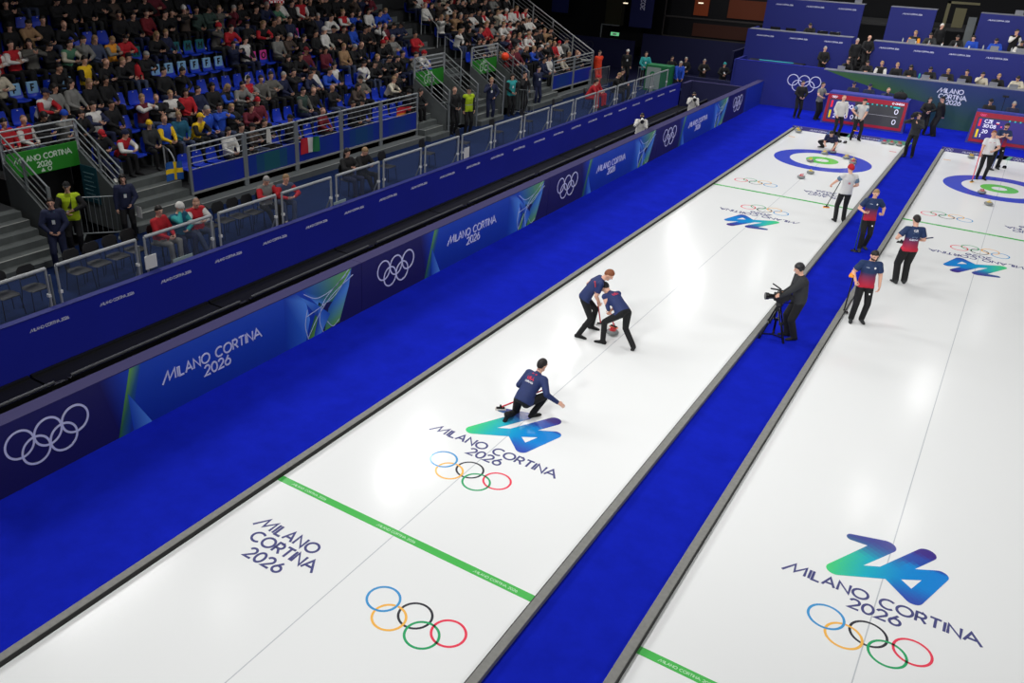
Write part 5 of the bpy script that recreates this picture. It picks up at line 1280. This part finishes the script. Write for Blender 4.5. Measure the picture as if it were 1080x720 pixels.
# tier standing people
stand((-1.6, 18.3, 1.75), FACING, 'man in a black jacket standing on the gantry stairs, left of two', 'k', hm='g', pose=1); stand((-1.15, 18.75, 1.9), FACING, 'man in a black jacket standing on the gantry stairs, right of two', 'k', hair='bald', hm='b', pose=0)
stand((-3.0, 18.2, 1.25), FACING, 'operator in black with a teal strap standing before the second blue wall', 'k', hm='g', pose=0)
stand((1.75, 20.1, 2.6), FACING, 'white-haired man standing behind the second desk', 'k', hm='w', pose=1)
stand((4.9, 20.2, 2.6), FACING, 'person in a pale blue top standing at the right end of the second tier', 'k', slv='w', hm='d', pose=4)

# ------------------------------------------------------------------ camera
cam = bpy.data.cameras.new('camera'); co = bpy.data.objects.new('camera', cam); COL.objects.link(co); scene.camera = co
R_ = V((.82792709, .56003306, .029995)); U_ = V((-.27293676, .35562098, .89388995)); F_ = V((-.48994108, .74826244, -.44728185)); CP = V((5.935, -30.008, 8.186))
M = Matrix.Identity(4)
for i in range(3): M[i][0], M[i][1], M[i][2], M[i][3] = R_[i], U_[i], -F_[i], CP[i]
co.matrix_world = M; cam.sensor_width = 36; cam.lens = 889.46/1080*36; cam.shift_x = .0682; cam.clip_end = 200; cam.clip_start = .1
def px(p):
    d = V(p)-CP; z = d.dot(F_); return 466.3+889.46*d.dot(R_)/z, 360-889.46*d.dot(U_)/z
def visible(p, m=14):
    u, v = px(p); return -m < u < 1080+m and -m < v < 720+m

# ------------------------------------------------------------------ seated figures
SEATP = []
def sp_(**k):
    d = dict(pelvis=(0, -.04, .535), LF=(-.12, .42, .09), RF=(.13, .40, .09), bulk=.026, hem=.04, trouserr=1.05, shw=.175, curl=45)
    d.update(k); return d
SEATD = [sp_(LH=(-.10, .30, .66), RH=(.10, .30, .66), LE=(-.8, -.6, -.2), RE=(.8, -.6, -.2), lean=(3, 0), hworld=(-12, 8)),
 sp_(LH=(-.12, .48, .72), RH=(.10, .50, .72), LE=(-.8, .0, -.4), RE=(.8, 0, -.4), lean=(28, 0), hworld=(8, 6)),
 sp_(LH=(-.02, .22, .84), RH=(.06, .24, .80), LE=(-1, 0, -.3), RE=(1, 0, -.3), lean=(-4, 0), hworld=(-5, 4)),
 sp_(LH=(-.06, .28, .68), RH=(.05, .20, 1.10), LE=(-.9, -.2, 0), RE=(.7, .5, -.8), lean=(14, 0), hworld=(10, 14)),
 sp_(LH=(-.05, .34, 1.02), RH=(.05, .34, 1.02), LE=(-1, -.2, -.3), RE=(1, -.2, -.3), lean=(2, 0), hworld=(-20, 4)),
 sp_(LH=(-.14, .26, .66), RH=(.14, .24, .66), LE=(-.8, -.6, -.2), RE=(.8, -.6, -.2), lean=(-6, 0), twist=12, hworld=(28, 4), LF=(-.10, .50, .09)),
 sp_(LH=(-.04, .34, .80), RH=(.06, .34, .80), LE=(-.9, -.3, -.2), RE=(.9, -.3, -.2), lean=(8, 4), hworld=(4, 30), RF=(.02, .46, .09))]
seat_cache = []; hair_cache = {}
for P in SEATD:
    me, I = body('seated_body', P, .021)
    for m in [SK[0]]*8: me.materials.append(m)
    seat_cache.append((me, I))
def hair_me(i, st, m):
    if (i, st) not in hair_cache:
        mb = hair_mesh('h', seat_cache[i][1], st)
        me = mb.mesh('hair', [m, SK[0]]); me.polygons.foreach_set('use_smooth', [True]*len(me.polygons)); hair_cache[(i, st)] = me
    return hair_cache[(i, st)]
def sit(name, loc, rz, pose, mats, hairs, label, group, size=1.):
    o = bpy.data.objects.new(name, seat_cache[pose][0]); COL.objects.link(o); o.location = loc; o.rotation_euler = (0, 0, rz); o.scale = (size,)*3
    for s, m in zip(o.material_slots, mats): s.link = 'OBJECT'; s.material = m
    tag(o, label, 'person', group)
    for st, m in hairs:
        nm = {'beanie': 'beanie', 'bobble': 'beanie', 'cap': 'cap', 'headphones': 'headphones'}.get(st, 'hair')
        h = bpy.data.objects.new(nm, hair_me(pose, st, m)); link(h, o); h.material_slots[0].link = 'OBJECT'; h.material_slots[0].material = m
        if len(h.material_slots) > 1: h.material_slots[1].link = 'OBJECT'; h.material_slots[1].material = CM['w']
    return o
HS = dict(d=[('short', HC['d'])], l=[('short', HC['l'])], g=[('short', HC['g'])], h=[('long', HC['d'])], H=[('long', HC['l'])], b=[('bald', HC['b'])], f=[('short', HC['f'])], P=[('headphones', HC['d'])])
HW = dict(d='short dark hair', l='fair hair', g='grey hair', h='long dark hair', H='long fair hair', b='a bald head', f='ginger hair', P='white headphones')
def hairs_of(c):
    if c[0] in 'XC' and len(c) == 2:
        m = CM[c[1]]; return ([('beanie', m)] if c[0] == 'X' else [('cap', m), ('buzz', HC['d'])]), 'a '+CN[c[1]]+(' knitted hat' if c[0] == 'X' else ' cap')
    return HS[c], HW[c]

# u, v of the head in the photo were converted to (row, metres along the stand); colours: top, sleeves, trousers; head
CROWD = """7,-15.30,k,d 7,-14.71,k,h 7,-13.63,k,d 7,-13.21,k,d 7,-12.71,k,h 6,-15.78,k,Xk 6,-15.33,t,d 6,-14.85,k,d 6,-14.19,k,b 5,-16.42,rwk,d 5,-15.91,e,h 5,-15.43,k,d
5,-14.86,Gc,d 5,-14.21,gg,d 5,-13.93,j,H 5,-13.32,og,l 4,-14.91,yk,d 4,-14.32,k,b 4,-13.96,k,l 5,-16.94,rw,d 6,-13.56,k,d 6,-12.58,k,d 6,-13.36,k,d 5,-12.88,r,d
6,-12.23,R,d 6,-11.87,k,d 6,-11.49,k,d 6,-11.32,k,d 5,-11.51,n,l 6,-10.29,Bk,Xw 6,-9.86,D,d 6,-9.29,D,Ck 6,-8.96,e,l 6,-8.46,m,g 6,-10.87,kr,d 6,-8.97,g,g
6,-7.84,k,h 6,-7.47,k,d 6,-6.70,n,g 6,-6.13,G,l 6,-5.62,w,h 6,-5.19,k,d 6,-4.66,rw,d 5,-9.06,e,Xr 5,-8.64,r,d 5,-7.82,k,Ck 5,-7.45,kr,H 5,-6.90,k,d
4,-6.70,B,g 4,-7.06,g,d 4,-9.11,n,d 4,-8.77,wk,h 3,-7.55,k,h 3,-7.12,k,h 5,-3.96,n,g 5,-3.62,w,d 5,-2.34,rw,l 5,-2.08,b,d 5,-1.09,w,h 5,-0.86,b,d
5,0.09,b,l 5,0.62,b,l 4,-4.55,w,Xw 4,-3.42,k,d 4,-2.97,b,h 4,-2.61,k,d 3,-3.51,k,b 3,-4.42,t,l 3,-2.52,k,Xr 4,-1.88,k,d 4,-1.62,kw,d 4,-0.33,n,d
4,0.37,n,Ck 3,-1.40,g,g 3,-6.44,m,CR 2,-3.44,k,l 2,-3.00,k,d 2,-2.20,k,d 2,-5.89,wk,h 2,-4.70,w,d 2,-7.88,n,d 2,-7.58,w,Xk 2,-6.98,b,d 1,-7.18,k,b
1,-8.16,k,b 1,-8.91,De,d 1,-5.89,B,h 1,-5.48,e,Ck 1,-4.22,c,l 1,-3.60,k,d 0,-10.27,k,Ck 0,-11.19,k,d 0,-11.78,B,Ck 0,-12.44,k,d 0,-12.94,w,h 2,-12.35,n,d
2,-12.01,k,h 2,-11.31,kb,H 2,-10.73,g,d 2,-10.32,rg,P 2,-9.72,e,d 2,-9.12,e,d 2,-8.64,n,g 1,-11.82,k,H 1,-11.52,m,h 1,-10.95,m,Xr 1,-12.33,b,d 1,-13.15,yk,Cy
3,-15.20,k,H 2,-14.60,mw,l 2,-14.07,k,b 2,-13.58,wk,l 2,-13.04,r,h 1,-15.06,x,Xy 1,-14.61,by,b 1,-14.20,T,l 1,-13.68,b,g 2,-15.12,k,d 3,-13.08,k,d 3,-12.33,k,d
4,-17.42,cc,g 2,-17.70,k,h 3,-17.06,wr,Cn 3,-16.52,g,h 3,-16.05,g,h 4,-15.93,k,d 3,-15.51,k,h 2,-18.02,rw,b 2,-18.66,r,d 2,-17.16,g,Xb 2,-16.59,k,d 2,-16.12,wn,d
2,-15.87,wk,d 1,-16.70,k,Cr 1,-16.34,rw,Xn 0,-15.95,r,h 0,-16.42,k,h 1,-16.67,k,d 3,0.21,r,d 2,-1.39,g,d 2,-2.08,k,d 2,-1.46,w,Xr 1,-3.19,x,d 1,-2.62,k,d
1,-2.19,e,d 3,-2.64,k,Xr 4,3.16,wg,l 4,3.68,k,l 4,4.32,t,l 3,2.84,w,l 3,3.28,w,l 4,5.20,k,Ck 4,5.88,w,Ck 4,6.29,k,d 4,6.86,rw,d 5,7.77,k,d
4,8.17,c,l 4,8.80,rw,Xw 4,9.03,w,d 4,9.76,rw,l 4,10.07,rw,d 4,10.61,p,d 3,3.94,k,d 3,4.80,n,b 3,5.33,r,d 3,5.76,r,l 3,6.30,g,Ck 3,6.89,w,l
3,7.33,wg,d 3,7.71,rw,d 3,8.42,k,d 3,9.02,k,Ck 3,9.59,w,l 2,6.65,m,b 2,7.34,rw,l 2,7.72,w,l 2,5.58,k,d 1,5.90,m,b 1,6.26,k,b 1,6.99,b,l
2,8.11,rw,d 2,8.58,k,d 2,9.59,k,d 2,10.13,t,l 2,11.11,g,d 2,11.37,w,d 3,10.46,k,d 3,10.81,w,d 3,11.78,k,b 3,9.84,w,d 1,7.67,n,d 1,7.90,k,Xw
0,7.14,n,d 1,9.36,r,l 1,10.31,w,Xr 1,10.71,g,d 1,11.31,k,l 0,8.67,c,d 0,9.29,k,l"""
EMPTY = """7,-14.87,b 7,-14.39,b 6,-13.74,b 6,-13.39,b 6,-12.96,b 4,-17.06,F 4,-16.65,F 4,-15.51,F 4,-12.42,F 4,-11.87,F 4,-11.31,F 4,-10.75,F
4,-10.11,F 4,-9.67,F 5,-10.69,H 5,-10.19,H 5,-9.71,H 5,-12.27,H 3,-14.56,b 3,-14.03,b 3,-13.47,b 3,-11.82,b 3,-11.43,b 3,-10.89,b
3,-10.26,b 3,-9.76,b 3,-9.12,b 3,-8.70,b 4,-7.97,O 4,-7.52,O 5,-4.86,O 4,-5.29,O 1,-10.06,b 1,-9.45,b 2,2.58,b 2,3.16,b
1,-7.70,b 1,-6.69,b 2,-14.91,b"""
rowname = ['lowest', 'second', 'third', 'fourth', 'fifth', 'sixth', 'seventh', 'eighth', 'ninth', 'tenth']
SPC = .52
occ = {}
def col(y): return round((y+14.9)/SPC)
emp = {}
for l in EMPTY.split():
    k, y, kind = l.split(','); emp[(int(k), col(float(y)))] = kind
for l in CROWD.split():
    k, y, cl, hr = l.split(','); k = int(k); c = col(float(y))
    for d in (0, 1, -1, 2, -2):
        if (k, c+d) not in occ and (k, c+d) not in emp: occ[(k, c+d)] = (cl, hr); break
def seat_ok(k, y):
    if 1.0-.35 < y < 2.6+.35 and k >= 2: return False
    for a, b_ in row_spans(k):
        if a+.3 < y < b_-.3:
            if k == 0 and (a > -1 and a < 1 or a == -30): return False
            if k == 1 and (-19.5 < y < -30): return False
            if k == 0 and (y < -14.6 or y > 3 and y < 6.9): return False
            if k == 1 and (-.6 < y < 1.4 or y < -19.3): return False
            return True
    return False
rng = random.Random(11); people = []; NP = 0
for k in range(0, 9):
    for c in range(-20, 52):
        y = -14.9+c*SPC
        if not seat_ok(k, y): occ.pop((k, c), None) if False else None
        if not seat_ok(k, y): continue
        x = RX0-RD*k-.6; z = RZ0+RR*k
        if not visible((x, y, z+1.0), 10): continue
        if (k, c) in emp: people.append((k, c, None, emp[(k, c)])); continue
        w = occ.get((k, c))
        if w is None:
            far = y > 2.6
            pr = .93 if far else ([.30, .35, .40, .25, .62, .85, .92, .95, .95][k])
            if rng.random() < pr:
                w = (rng.choice(['k']*13+['n', 'n', 'B', 'R', 'x', 'm']+(['w', 'r', 'rw', 'g', 'c', 'r'] if far else [])), rng.choice(['d', 'd', 'd', 'h', 'h', 'l', 'g', 'b', 'Xk', 'Ck', 'H']))
        people.append((k, c, w, 'b'))
ctr = {}; eidx = {}
for k, c, w, kind in people:
    y = -14.9+c*SPC; x = RX0-RD*k-.6; z = RZ0+RR*k; blk = 'far' if y > 2 else 'near'
    if w is None:
        key = (blk, k); eidx[key] = eidx.get(key, 0)+1
        cn = {'b': 'blue seat', 'F': 'pale blue seat lettered F', 'H': 'teal seat lettered H', 'O': 'pink seat lettered O'}[kind]
        put_seat(kind, k, y, 'empty %s, %s empty one from left, %s row, %s block' % (cn, ordn(eidx[key]), rowname[k], blk), 'empty stand seats')
    else:
        put_seat('b', k, y, 'blue stand seat with a spectator sitting on it', 'occupied stand seats')
        key = (blk, k); ctr[key] = ctr.get(key, 0)+1
        cl, hr = w; top = cl[0]; slv = cl[1] if len(cl) > 1 else top; tr = cl[2] if len(cl) > 2 else rng.choice('kkkkxjn')
        hs, hw = hairs_of(hr)
        pose = rng.choice([0, 0, 1, 2, 3, 4, 5, 6, 0, 1])
        skin = 0 if rng.random() < .8 else 1
        if hr == 'g' : skin = 0
        cn = CN[top] if slv == top else CN[top]+' and '+CN[slv]
        lab = ''
        for h_ in (hw, hw.replace('short ', '').replace(' knitted', '').replace('long dark', 'long').replace('long fair', 'long'), ''):
            if not lab or len(lab.replace('-', ' ').split()) > 16: lab = 'fan in %s%s, %s from left, %s row, %s block' % (cn, ', '+h_ if h_ else '', ordn(ctr[key]), rowname[k], blk)
        sit('person', (x+.02, y, z), -PI/2+rng.uniform(-.2, .25), pose, suit(top, slv, tr, skin, rng.choice('kkxw')), hs, lab, 'spectators in the %s block' % blk, rng.uniform(.93, 1.03)); NP += 1
print('SPECTATORS', NP, 'SEATS', len(people))

# flags and bags in the stand
def cloth_item(name, label, x, y, z, w, h, bands, rx=0., rz=-PI/2, cross=None):
    """hanging cloth with folds and thickness"""
    mb = MB(); n = 14; m = 8
    def pt(i, j, t): a = i/n; b_ = j/m; return (w*(a-.5), t+.03*math.sin(a*9+b_*2)*(1-b_*.3), -h*b_+.02*math.sin(a*5))
    for i in range(n):
        for j in range(m):
            a = (i+.5)/n; b_ = (j+.5)/m
            mb.col = lin(bands(a, b_)); mb.add([pt(i, j, 0), pt(i, j+1, 0), pt(i+1, j+1, 0), pt(i+1, j, 0)], [(0, 1, 2, 3)]); mb.add([pt(i, j, -.006), pt(i+1, j, -.006), pt(i+1, j+1, -.006), pt(i, j+1, -.006)], [(0, 1, 2, 3)])
    o = mb.build(name, PRINT, smooth=False); o.location = (x, y, z); o.rotation_euler = (rx, 0, rz+PI); tag(o, label, 'flag'); return o
cloth_item('flag', 'red white and green flag hung on the banner fence', -12.40, -10.05, 1.88, .85, .48, lambda a, b: [(176, 22, 40), (210, 208, 204), (22, 104, 62)][min(2, int(a*3))])
cloth_item('flag', 'black red and yellow flag held at the end of the near block', -12.9, -4.35, 2.0, .85, .55, lambda a, b: (30, 26, 26) if b < .12 else ((196, 24, 42) if b < .52 else (226, 130, 30)), 0)
cloth_item('flag', 'blue flag with a yellow cross hanging near the left end of the fence', -12.75, -15.15, 2.05, .55, .5, lambda a, b: (240, 200, 10) if abs(a-.55) < .1 or abs(b-.45) < .12 else (20, 84, 160))
cloth_item('flag', 'red and white chequered flag held up high in the near block', -16.9, -6.6, 5.95, .7, .6, lambda a, b: (200, 30, 40) if (int(a*10)+int(b*8)) % 2 else (215, 212, 208))
cloth_item('white_scarf', 'white scarf draped over the fence rail', -12.40, -11.85, 2.45, .16, .42, lambda a, b: (206, 204, 196))
simple('backpack', 'red backpack standing on the pale blue seats', 'bag', lambda mb: (mb.loft([(V((0, 0, z)), V((1, 0, 0)), V((0, 1, 0)), rx, ry) for z, rx, ry in ((0, .17, .11), (.1, .2, .14), (.32, .19, .13), (.46, .14, .09), (.52, .06, .05))], 14), mb.tube([(-.06, 0, .5), (0, 0, .57), (.06, 0, .5)], .01, 6)), CM['r'], smooth=True).location = (-16.45, -13.15, RZ0+RR*4+.42)
simple('orange_ball', 'bright orange ball held behind the far exit railing', 'ball', lambda mb: mb.ell((0, 0, 0), (.17, .17, .17), n=18, k=12), mat('ball_orange', (250, 70, 24), .5), smooth=True).location = (-13.1, 3.3, 2.95)

# ------------------------------------------------------------------ people seated on the side platform
def psit(x, y, rz, pose, top, slv, tr, hr, label, z=PZ, chair=True, size=1., shoe='k', group='people seated on the side platform'):
    hs, hw = hairs_of(hr)
    sit('person', (x, y, z), rz, pose, suit(top, slv, tr, 0, shoe), hs, label, group, size)
    if chair: put_chair(x, y, rz, ('chair of the '+label).replace(' with dark hair', '').replace(' with fair hair tied up', '').replace(' with fair hair', '').replace('in black vest over white', 'in a vest').replace(' with a red hood', ', hooded').replace(', legs stretched out in pale boots', ', legs stretched out'), z)
psit(-9.85, -18.05, EAST+.2, 0, 'r', 'r', 'g', 'd', 'person in a red jacket with dark hair, seated first beyond the near exit', shoe='w')
psit(-9.85, -17.55, EAST, 3, 'T', 'q', 'n', 'Xw', 'person in a teal jacket and white knitted hat, seated behind the barrier')
psit(-9.8, -17.0, EAST-.25, 6, 'r', 'w', 'j', 'b', 'bald man in a red and white sweater looking at his phone')
psit(-9.9, -14.55, EAST-.3, 6, 'g', 'r', 'k', 'g', 'white-haired person in a grey coat over red, seated behind the barrier')
psit(-9.85, -14.0, EAST-.35, 1, 'j', 'r', 'j', 'l', 'person with fair hair and a red sleeve, legs stretched out in pale boots', shoe='c')
psit(-9.95, -11.1, EAST-.1, 2, 'k', 'k', 'n', 'h', 'woman in a black coat with dark hair, left of a pair seated behind the barrier')
psit(-9.9, -10.5, EAST-.1, 6, 'k', 'k', 'k', 'l', 'woman in black with fair hair tied up, right of a pair seated behind the barrier')
psit(-10.15, 5.9, EAST+.3, 1, 'r', 'r', 'r', 'd', 'medic in red, seated left of the pair by the barrier')
psit(-10.2, 6.75, EAST+.1, 0, 'r', 'r', 'r', 'Cr', 'medic in red with a red hood, seated right of the pair by the barrier')
psit(-9.95, 8.3, EAST+.3, 6, 'k', 'k', 'k', 'l', 'person in black, seated left of two past the red medics')
psit(-10.1, 9.3, EAST+.3, 0, 'k', 'k', 'k', 'd', 'person in black, seated right of two past the red medics')
# behind the scoreboards
for (x, y, top, hr, lb) in ((-.98, 16.4, 'n', 'Cn', 'official in navy with a cap, left of three behind the left scoreboard'), (-.25, 16.3, 'n', 'Cn', 'official in navy with a cap, middle of three behind the left scoreboard'), (.6, 15.9, 'n', 'b', 'bald official in navy, hand to his face, behind the left scoreboard'), (4.85, 15.9, 'k', 'Ck', 'official in black with a cap behind the right scoreboard'), (5.75, 15.9, 'n', 'g', 'grey-haired official in navy behind the right scoreboard'), (6.5, 15.9, 'n', 'd', 'official in navy at the right photo edge behind the right scoreboard')):
    psit(x, y, FACING-.3, 3 if 'hand' in lb else 0, top, top, 'k', hr, lb, 0.38, True, 1., group='officials behind the scoreboards')
    mb = MB(); mb.box((x-.4, y-.4, 0), (x+.4, y+.58, .375)); o = mb.build('riser_box', BLACK); tag(o, 'riser under the '+lb, 'platform')
simple('black_bag', 'black bag lying on the desk at the right end of the left scoreboard', 'bag', lambda mb: (mb.loft([(V((0, 0, z)), V((1, 0, 0)), V((0, 1, 0)), rx, ry) for z, rx, ry in ((0, .26, .13), (.1, .3, .16), (.22, .26, .14), (.3, .12, .07))], 14), mb.tube([(-.12, 0, .26), (0, 0, .4), (.12, 0, .26)], .012, 6)), CM['k'], smooth=True).location = (1.3, 14.85, 1.43)
simple('case_shelf', 'violet shelf behind the left scoreboard', 'shelf', bxs(((-1.7, 14.9, 1.32), (1.74, 15.3, 1.42)), ((-1.6, 15.2, 0), (-1.5, 15.3, 1.32)), ((1.54, 15.2, 0), (1.64, 15.3, 1.32))), mat('shelf_violet', (56, 58, 150), .6))
simple('mic_stand', 'thin black stand with a small head behind the right scoreboard', 'stand', lambda mb: (mb.tube([(0, 0, 0), (0, 0, 1.95)], .012, 6), mb.lathe([(.2, 0), (.2, .02), (.02, .04)], n=14), mb.box((-.12, -.03, 1.92), (.12, .03, 2.0))), BLACKG).location = (5.35, 15.5, 0)
# officials in the tiers
def laptop(x, y, z, label):
    root = empty('laptop', (x, y, z)); tag(root, label, 'laptop', 'laptops on the tier desks')
    mb = MB(); mb.box((-.17, -.0, 0), (.17, .22, .015)); mb.build('keyboard_base', mat_lap, root); mb = MB(); mb.M = Matrix.Translation((0, 0, .012)) @ Matrix.Rotation(.3, 4, 'X'); mb.box((-.17, -.012, 0), (.17, 0, .22)); mb.build('lid', mat_lap, root)
mat_lap = mat('laptop_silver', (168, 170, 172), .4, .3)
T1 = [(-1.75, 'k', 'd', 3), (-.80, 'k', 'd', 6), (-.20, 'kw', 'l', 0), (.50, 'k', 'l', 0), (1.15, 'k', 'h', 6), (2.0, 'k', 'd', 6), (2.75, 'k', 'l', 6), (3.5, 'k', 'd', 0), (4.15, 'c', 'd', 3), (4.8, 'k', 'l', 3), (5.6, 'cc', 'd', 6), (6.3, 'k', 'd', 0)]
for i, (x, cl, hr, p) in enumerate(T1):
    psit(x, 18.08, PI, p, cl[0], cl[-1], 'k', hr, 'official in %s behind the lowest desk, %s from the left' % ('black vest over white' if cl == 'kw' else 'cream' if cl[0] == 'c' else 'black', ORD[i+1]), 1.25, True, group='officials at the lowest desk')
    if i in (0, 5, 6, 7, 9, 10): laptop(x-.1, 17.15, 2.08, 'silver laptop on the lowest desk before the %s official from the left' % ORD[i+1])
simple('water_bottle', 'teal bottle on the lowest desk between two officials', 'bottle', lambda mb: mb.lathe([(.03, 0), (.04, .01), (.04, .17), (.02, .21), (.02, .24)], n=12), CM['q'], smooth=True).location = (1.62, 17.3, 2.08)
T2 = [(.72, 'ko', 'l', 0), (1.45, 'x', 'd', 6), (2.62, 'k', 'd', 6), (3.25, 'b', 'd', 0), (4.25, 'b', 'd', 6), (5.3, 'kw', 'd', 6)]
for i, (x, cl, hr, p) in enumerate(T2):
    psit(x, 19.95, PI, p, cl[0], cl[-1], 'k', hr, 'official in %s at the second desk, %s from the left' % ({'b': 'blue', 'x': 'charcoal', 'ko': 'black and amber', 'kw': 'black and white'}.get(cl, 'black'), ORD[i+1]), 2.6, True, group='officials at the second desk')
    if i in (0, 4, 5): laptop(x, 19.05, 3.43, 'silver laptop on the second desk before the %s official from the left' % ORD[i+1])
psit(-4.2, 19.75, PI, 6, 'k', 'k', 'k', 'd', 'technician in black at the control desk, left block of the second tier', 2.6, group='officials at the second desk')
for i, x in enumerate((-5.9, -5.1, -3.5, -2.9)):
    root = empty('monitor', (x, 19.35, 3.3)); tag(root, 'dark monitor seen from behind on the control desk, %s from the left' % ORD[i+1], 'monitor', 'monitors on the control desk')
    mb = MB(); mb.box((-.26, -.03, .0), (.26, .02, .32)); mb.build('panel', BLACKG, root, bevel=.01); mb = MB(); mb.box((-.05, 0, -.08), (.05, .05, .05)); mb.box((-.12, -.05, -.09), (.12, .1, -.07)); mb.build('foot', BLACK, root)
simple('control_desk', 'black control desk of the left block of the second tier', 'desk', bxs(((-6.4, 19.05, 3.15), (-2.2, 19.55, 3.21)), ((-6.4, 19.05, 2.6), (-6.3, 19.5, 3.15)), ((-2.3, 19.05, 2.6), (-2.2, 19.5, 3.15))), BLACK)
for i, (x, z) in enumerate(((-2.4, 4.93), (-5.0, 4.93), (4.75, 4.93))):
    laptop(x, 20.95, z, 'silver laptop on the top of the third blue wall, %s from the left' % ORD[i+1])
rngb = random.Random(3)
for i in range(10):
    x = 0.3+i*.58; root = simple('paper_cup' if i % 2 else 'drink_bottle', ('white paper cup' if i % 2 else 'small clear bottle')+' on the second desk, %s of the row' % ORD[i+1], 'cup' if i % 2 else 'bottle', (lambda mb: mb.lathe([(.03, 0), (.04, .1), (.035, .1)], n=10)) if i % 2 else (lambda mb: mb.lathe([(.03, 0), (.033, .14), (.014, .18), (.014, .21)], n=10)), WHITE if i % 2 else mat_lap, 'cups and bottles on the second desk', smooth=True)
    root.location = (x, 19.2+rngb.random()*.15, 3.432)

# ------------------------------------------------------------------ light
def lamp(x, y, tx, ty, w, size=.9, spread=140, z=12., col=(1, .99, .985)):
    l = bpy.data.lights.new('arena_and_fill_lamp', 'AREA'); l.energy = w; l.shape = 'SQUARE'; l.size = size; l.color = col; l.spread = math.radians(spread)
    o = bpy.data.objects.new('arena_and_fill_lamp', l); COL.objects.link(o); o.location = (x, y, z)
    o.rotation_euler = (V((tx, ty, 0))-V((x, y, z))).to_track_quat('-Z', 'Y').to_euler()
K = 0.187
for (x, y, w, s) in ((-12, 28, 600, 1.6), (-8.3, 19.9, 800, 1.3), (-5.4, 25.3, 220, .8), (-10.7, 7.7, 400, 1.2), (-9.6, 1.3, 460, 1.4), (-11, -5.3, 480, .6), (-10.8, -7.9, 320, .55), (-11.1, -16.4, 60, .8)):
    lamp(x, y, -1, y-2, w*K, s)
for (x, y, w, s) in ((7.5, 24.9, 380, .7), (5.8, 13.5, 640, .9), (5.0, 2.2, 220, .6), (6.6, 1.5, 180, .6), (6, -12, 300, 1.5), (6, -22, 400, 1.5)):
    lamp(x, y, 3.5, y-1, w*K, s)
for y, f_ in ((-27, 1.5), (-20, 1.35), (-11, .75), (-3, .8), (5, 1), (13, 1), (20, 1)): lamp(-1.2, y, 1.0, y, 1080*f_*K, 1.6)  # added fill row, placed so its reflections fall off the ice
for y in (-26, -17, -8, 1, 10, 19): lamp(-17, y, 0, y, 1250*K, 5, 80, 12.5)
for y in (-22, -12, -2, 8, 16): lamp(15, y, 4, y, 1100*K, 1.6)
for y in (-20, -12, -4, 4, 12): lamp(-9.0, y, -15.5, y+1, 430*K, 1.2, 75, 12.5)  # added fill aimed at the stand to brighten the spectators
for x in (-4, 2, 8): lamp(x, 9, x, 18.5, 420*K, 1.2, 75, 12)
for x in (-3, 4, 11): lamp(x, -34, x*.5+1, 8, 1150*K, 1.5, 60, 12.5)  # added fill above the camera, brightens people and walls facing it
W = bpy.data.worlds.new('w'); scene.world = W; W.use_nodes = True
W.node_tree.nodes['Background'].inputs['Color'].default_value = (.5, .6, 1, 1); W.node_tree.nodes['Background'].inputs['Strength'].default_value = .02
vs_ = scene.view_settings; scene.display_settings.display_device = 'sRGB'
vs_.view_transform = 'Standard'; vs_.look = 'None'; vs_.gamma = 1; vs_.use_curve_mapping = False; vs_.exposure = 0.0
# the prototypes that were never placed are dropped
for o in [o for o in bpy.data.objects if o.parent is None and o.type in ('EMPTY', 'MESH') and not o.get('category') and o.get('kind') != 'structure']:
    for c in list(o.children_recursive): bpy.data.objects.remove(c)
    print('dropped', o.name); bpy.data.objects.remove(o)
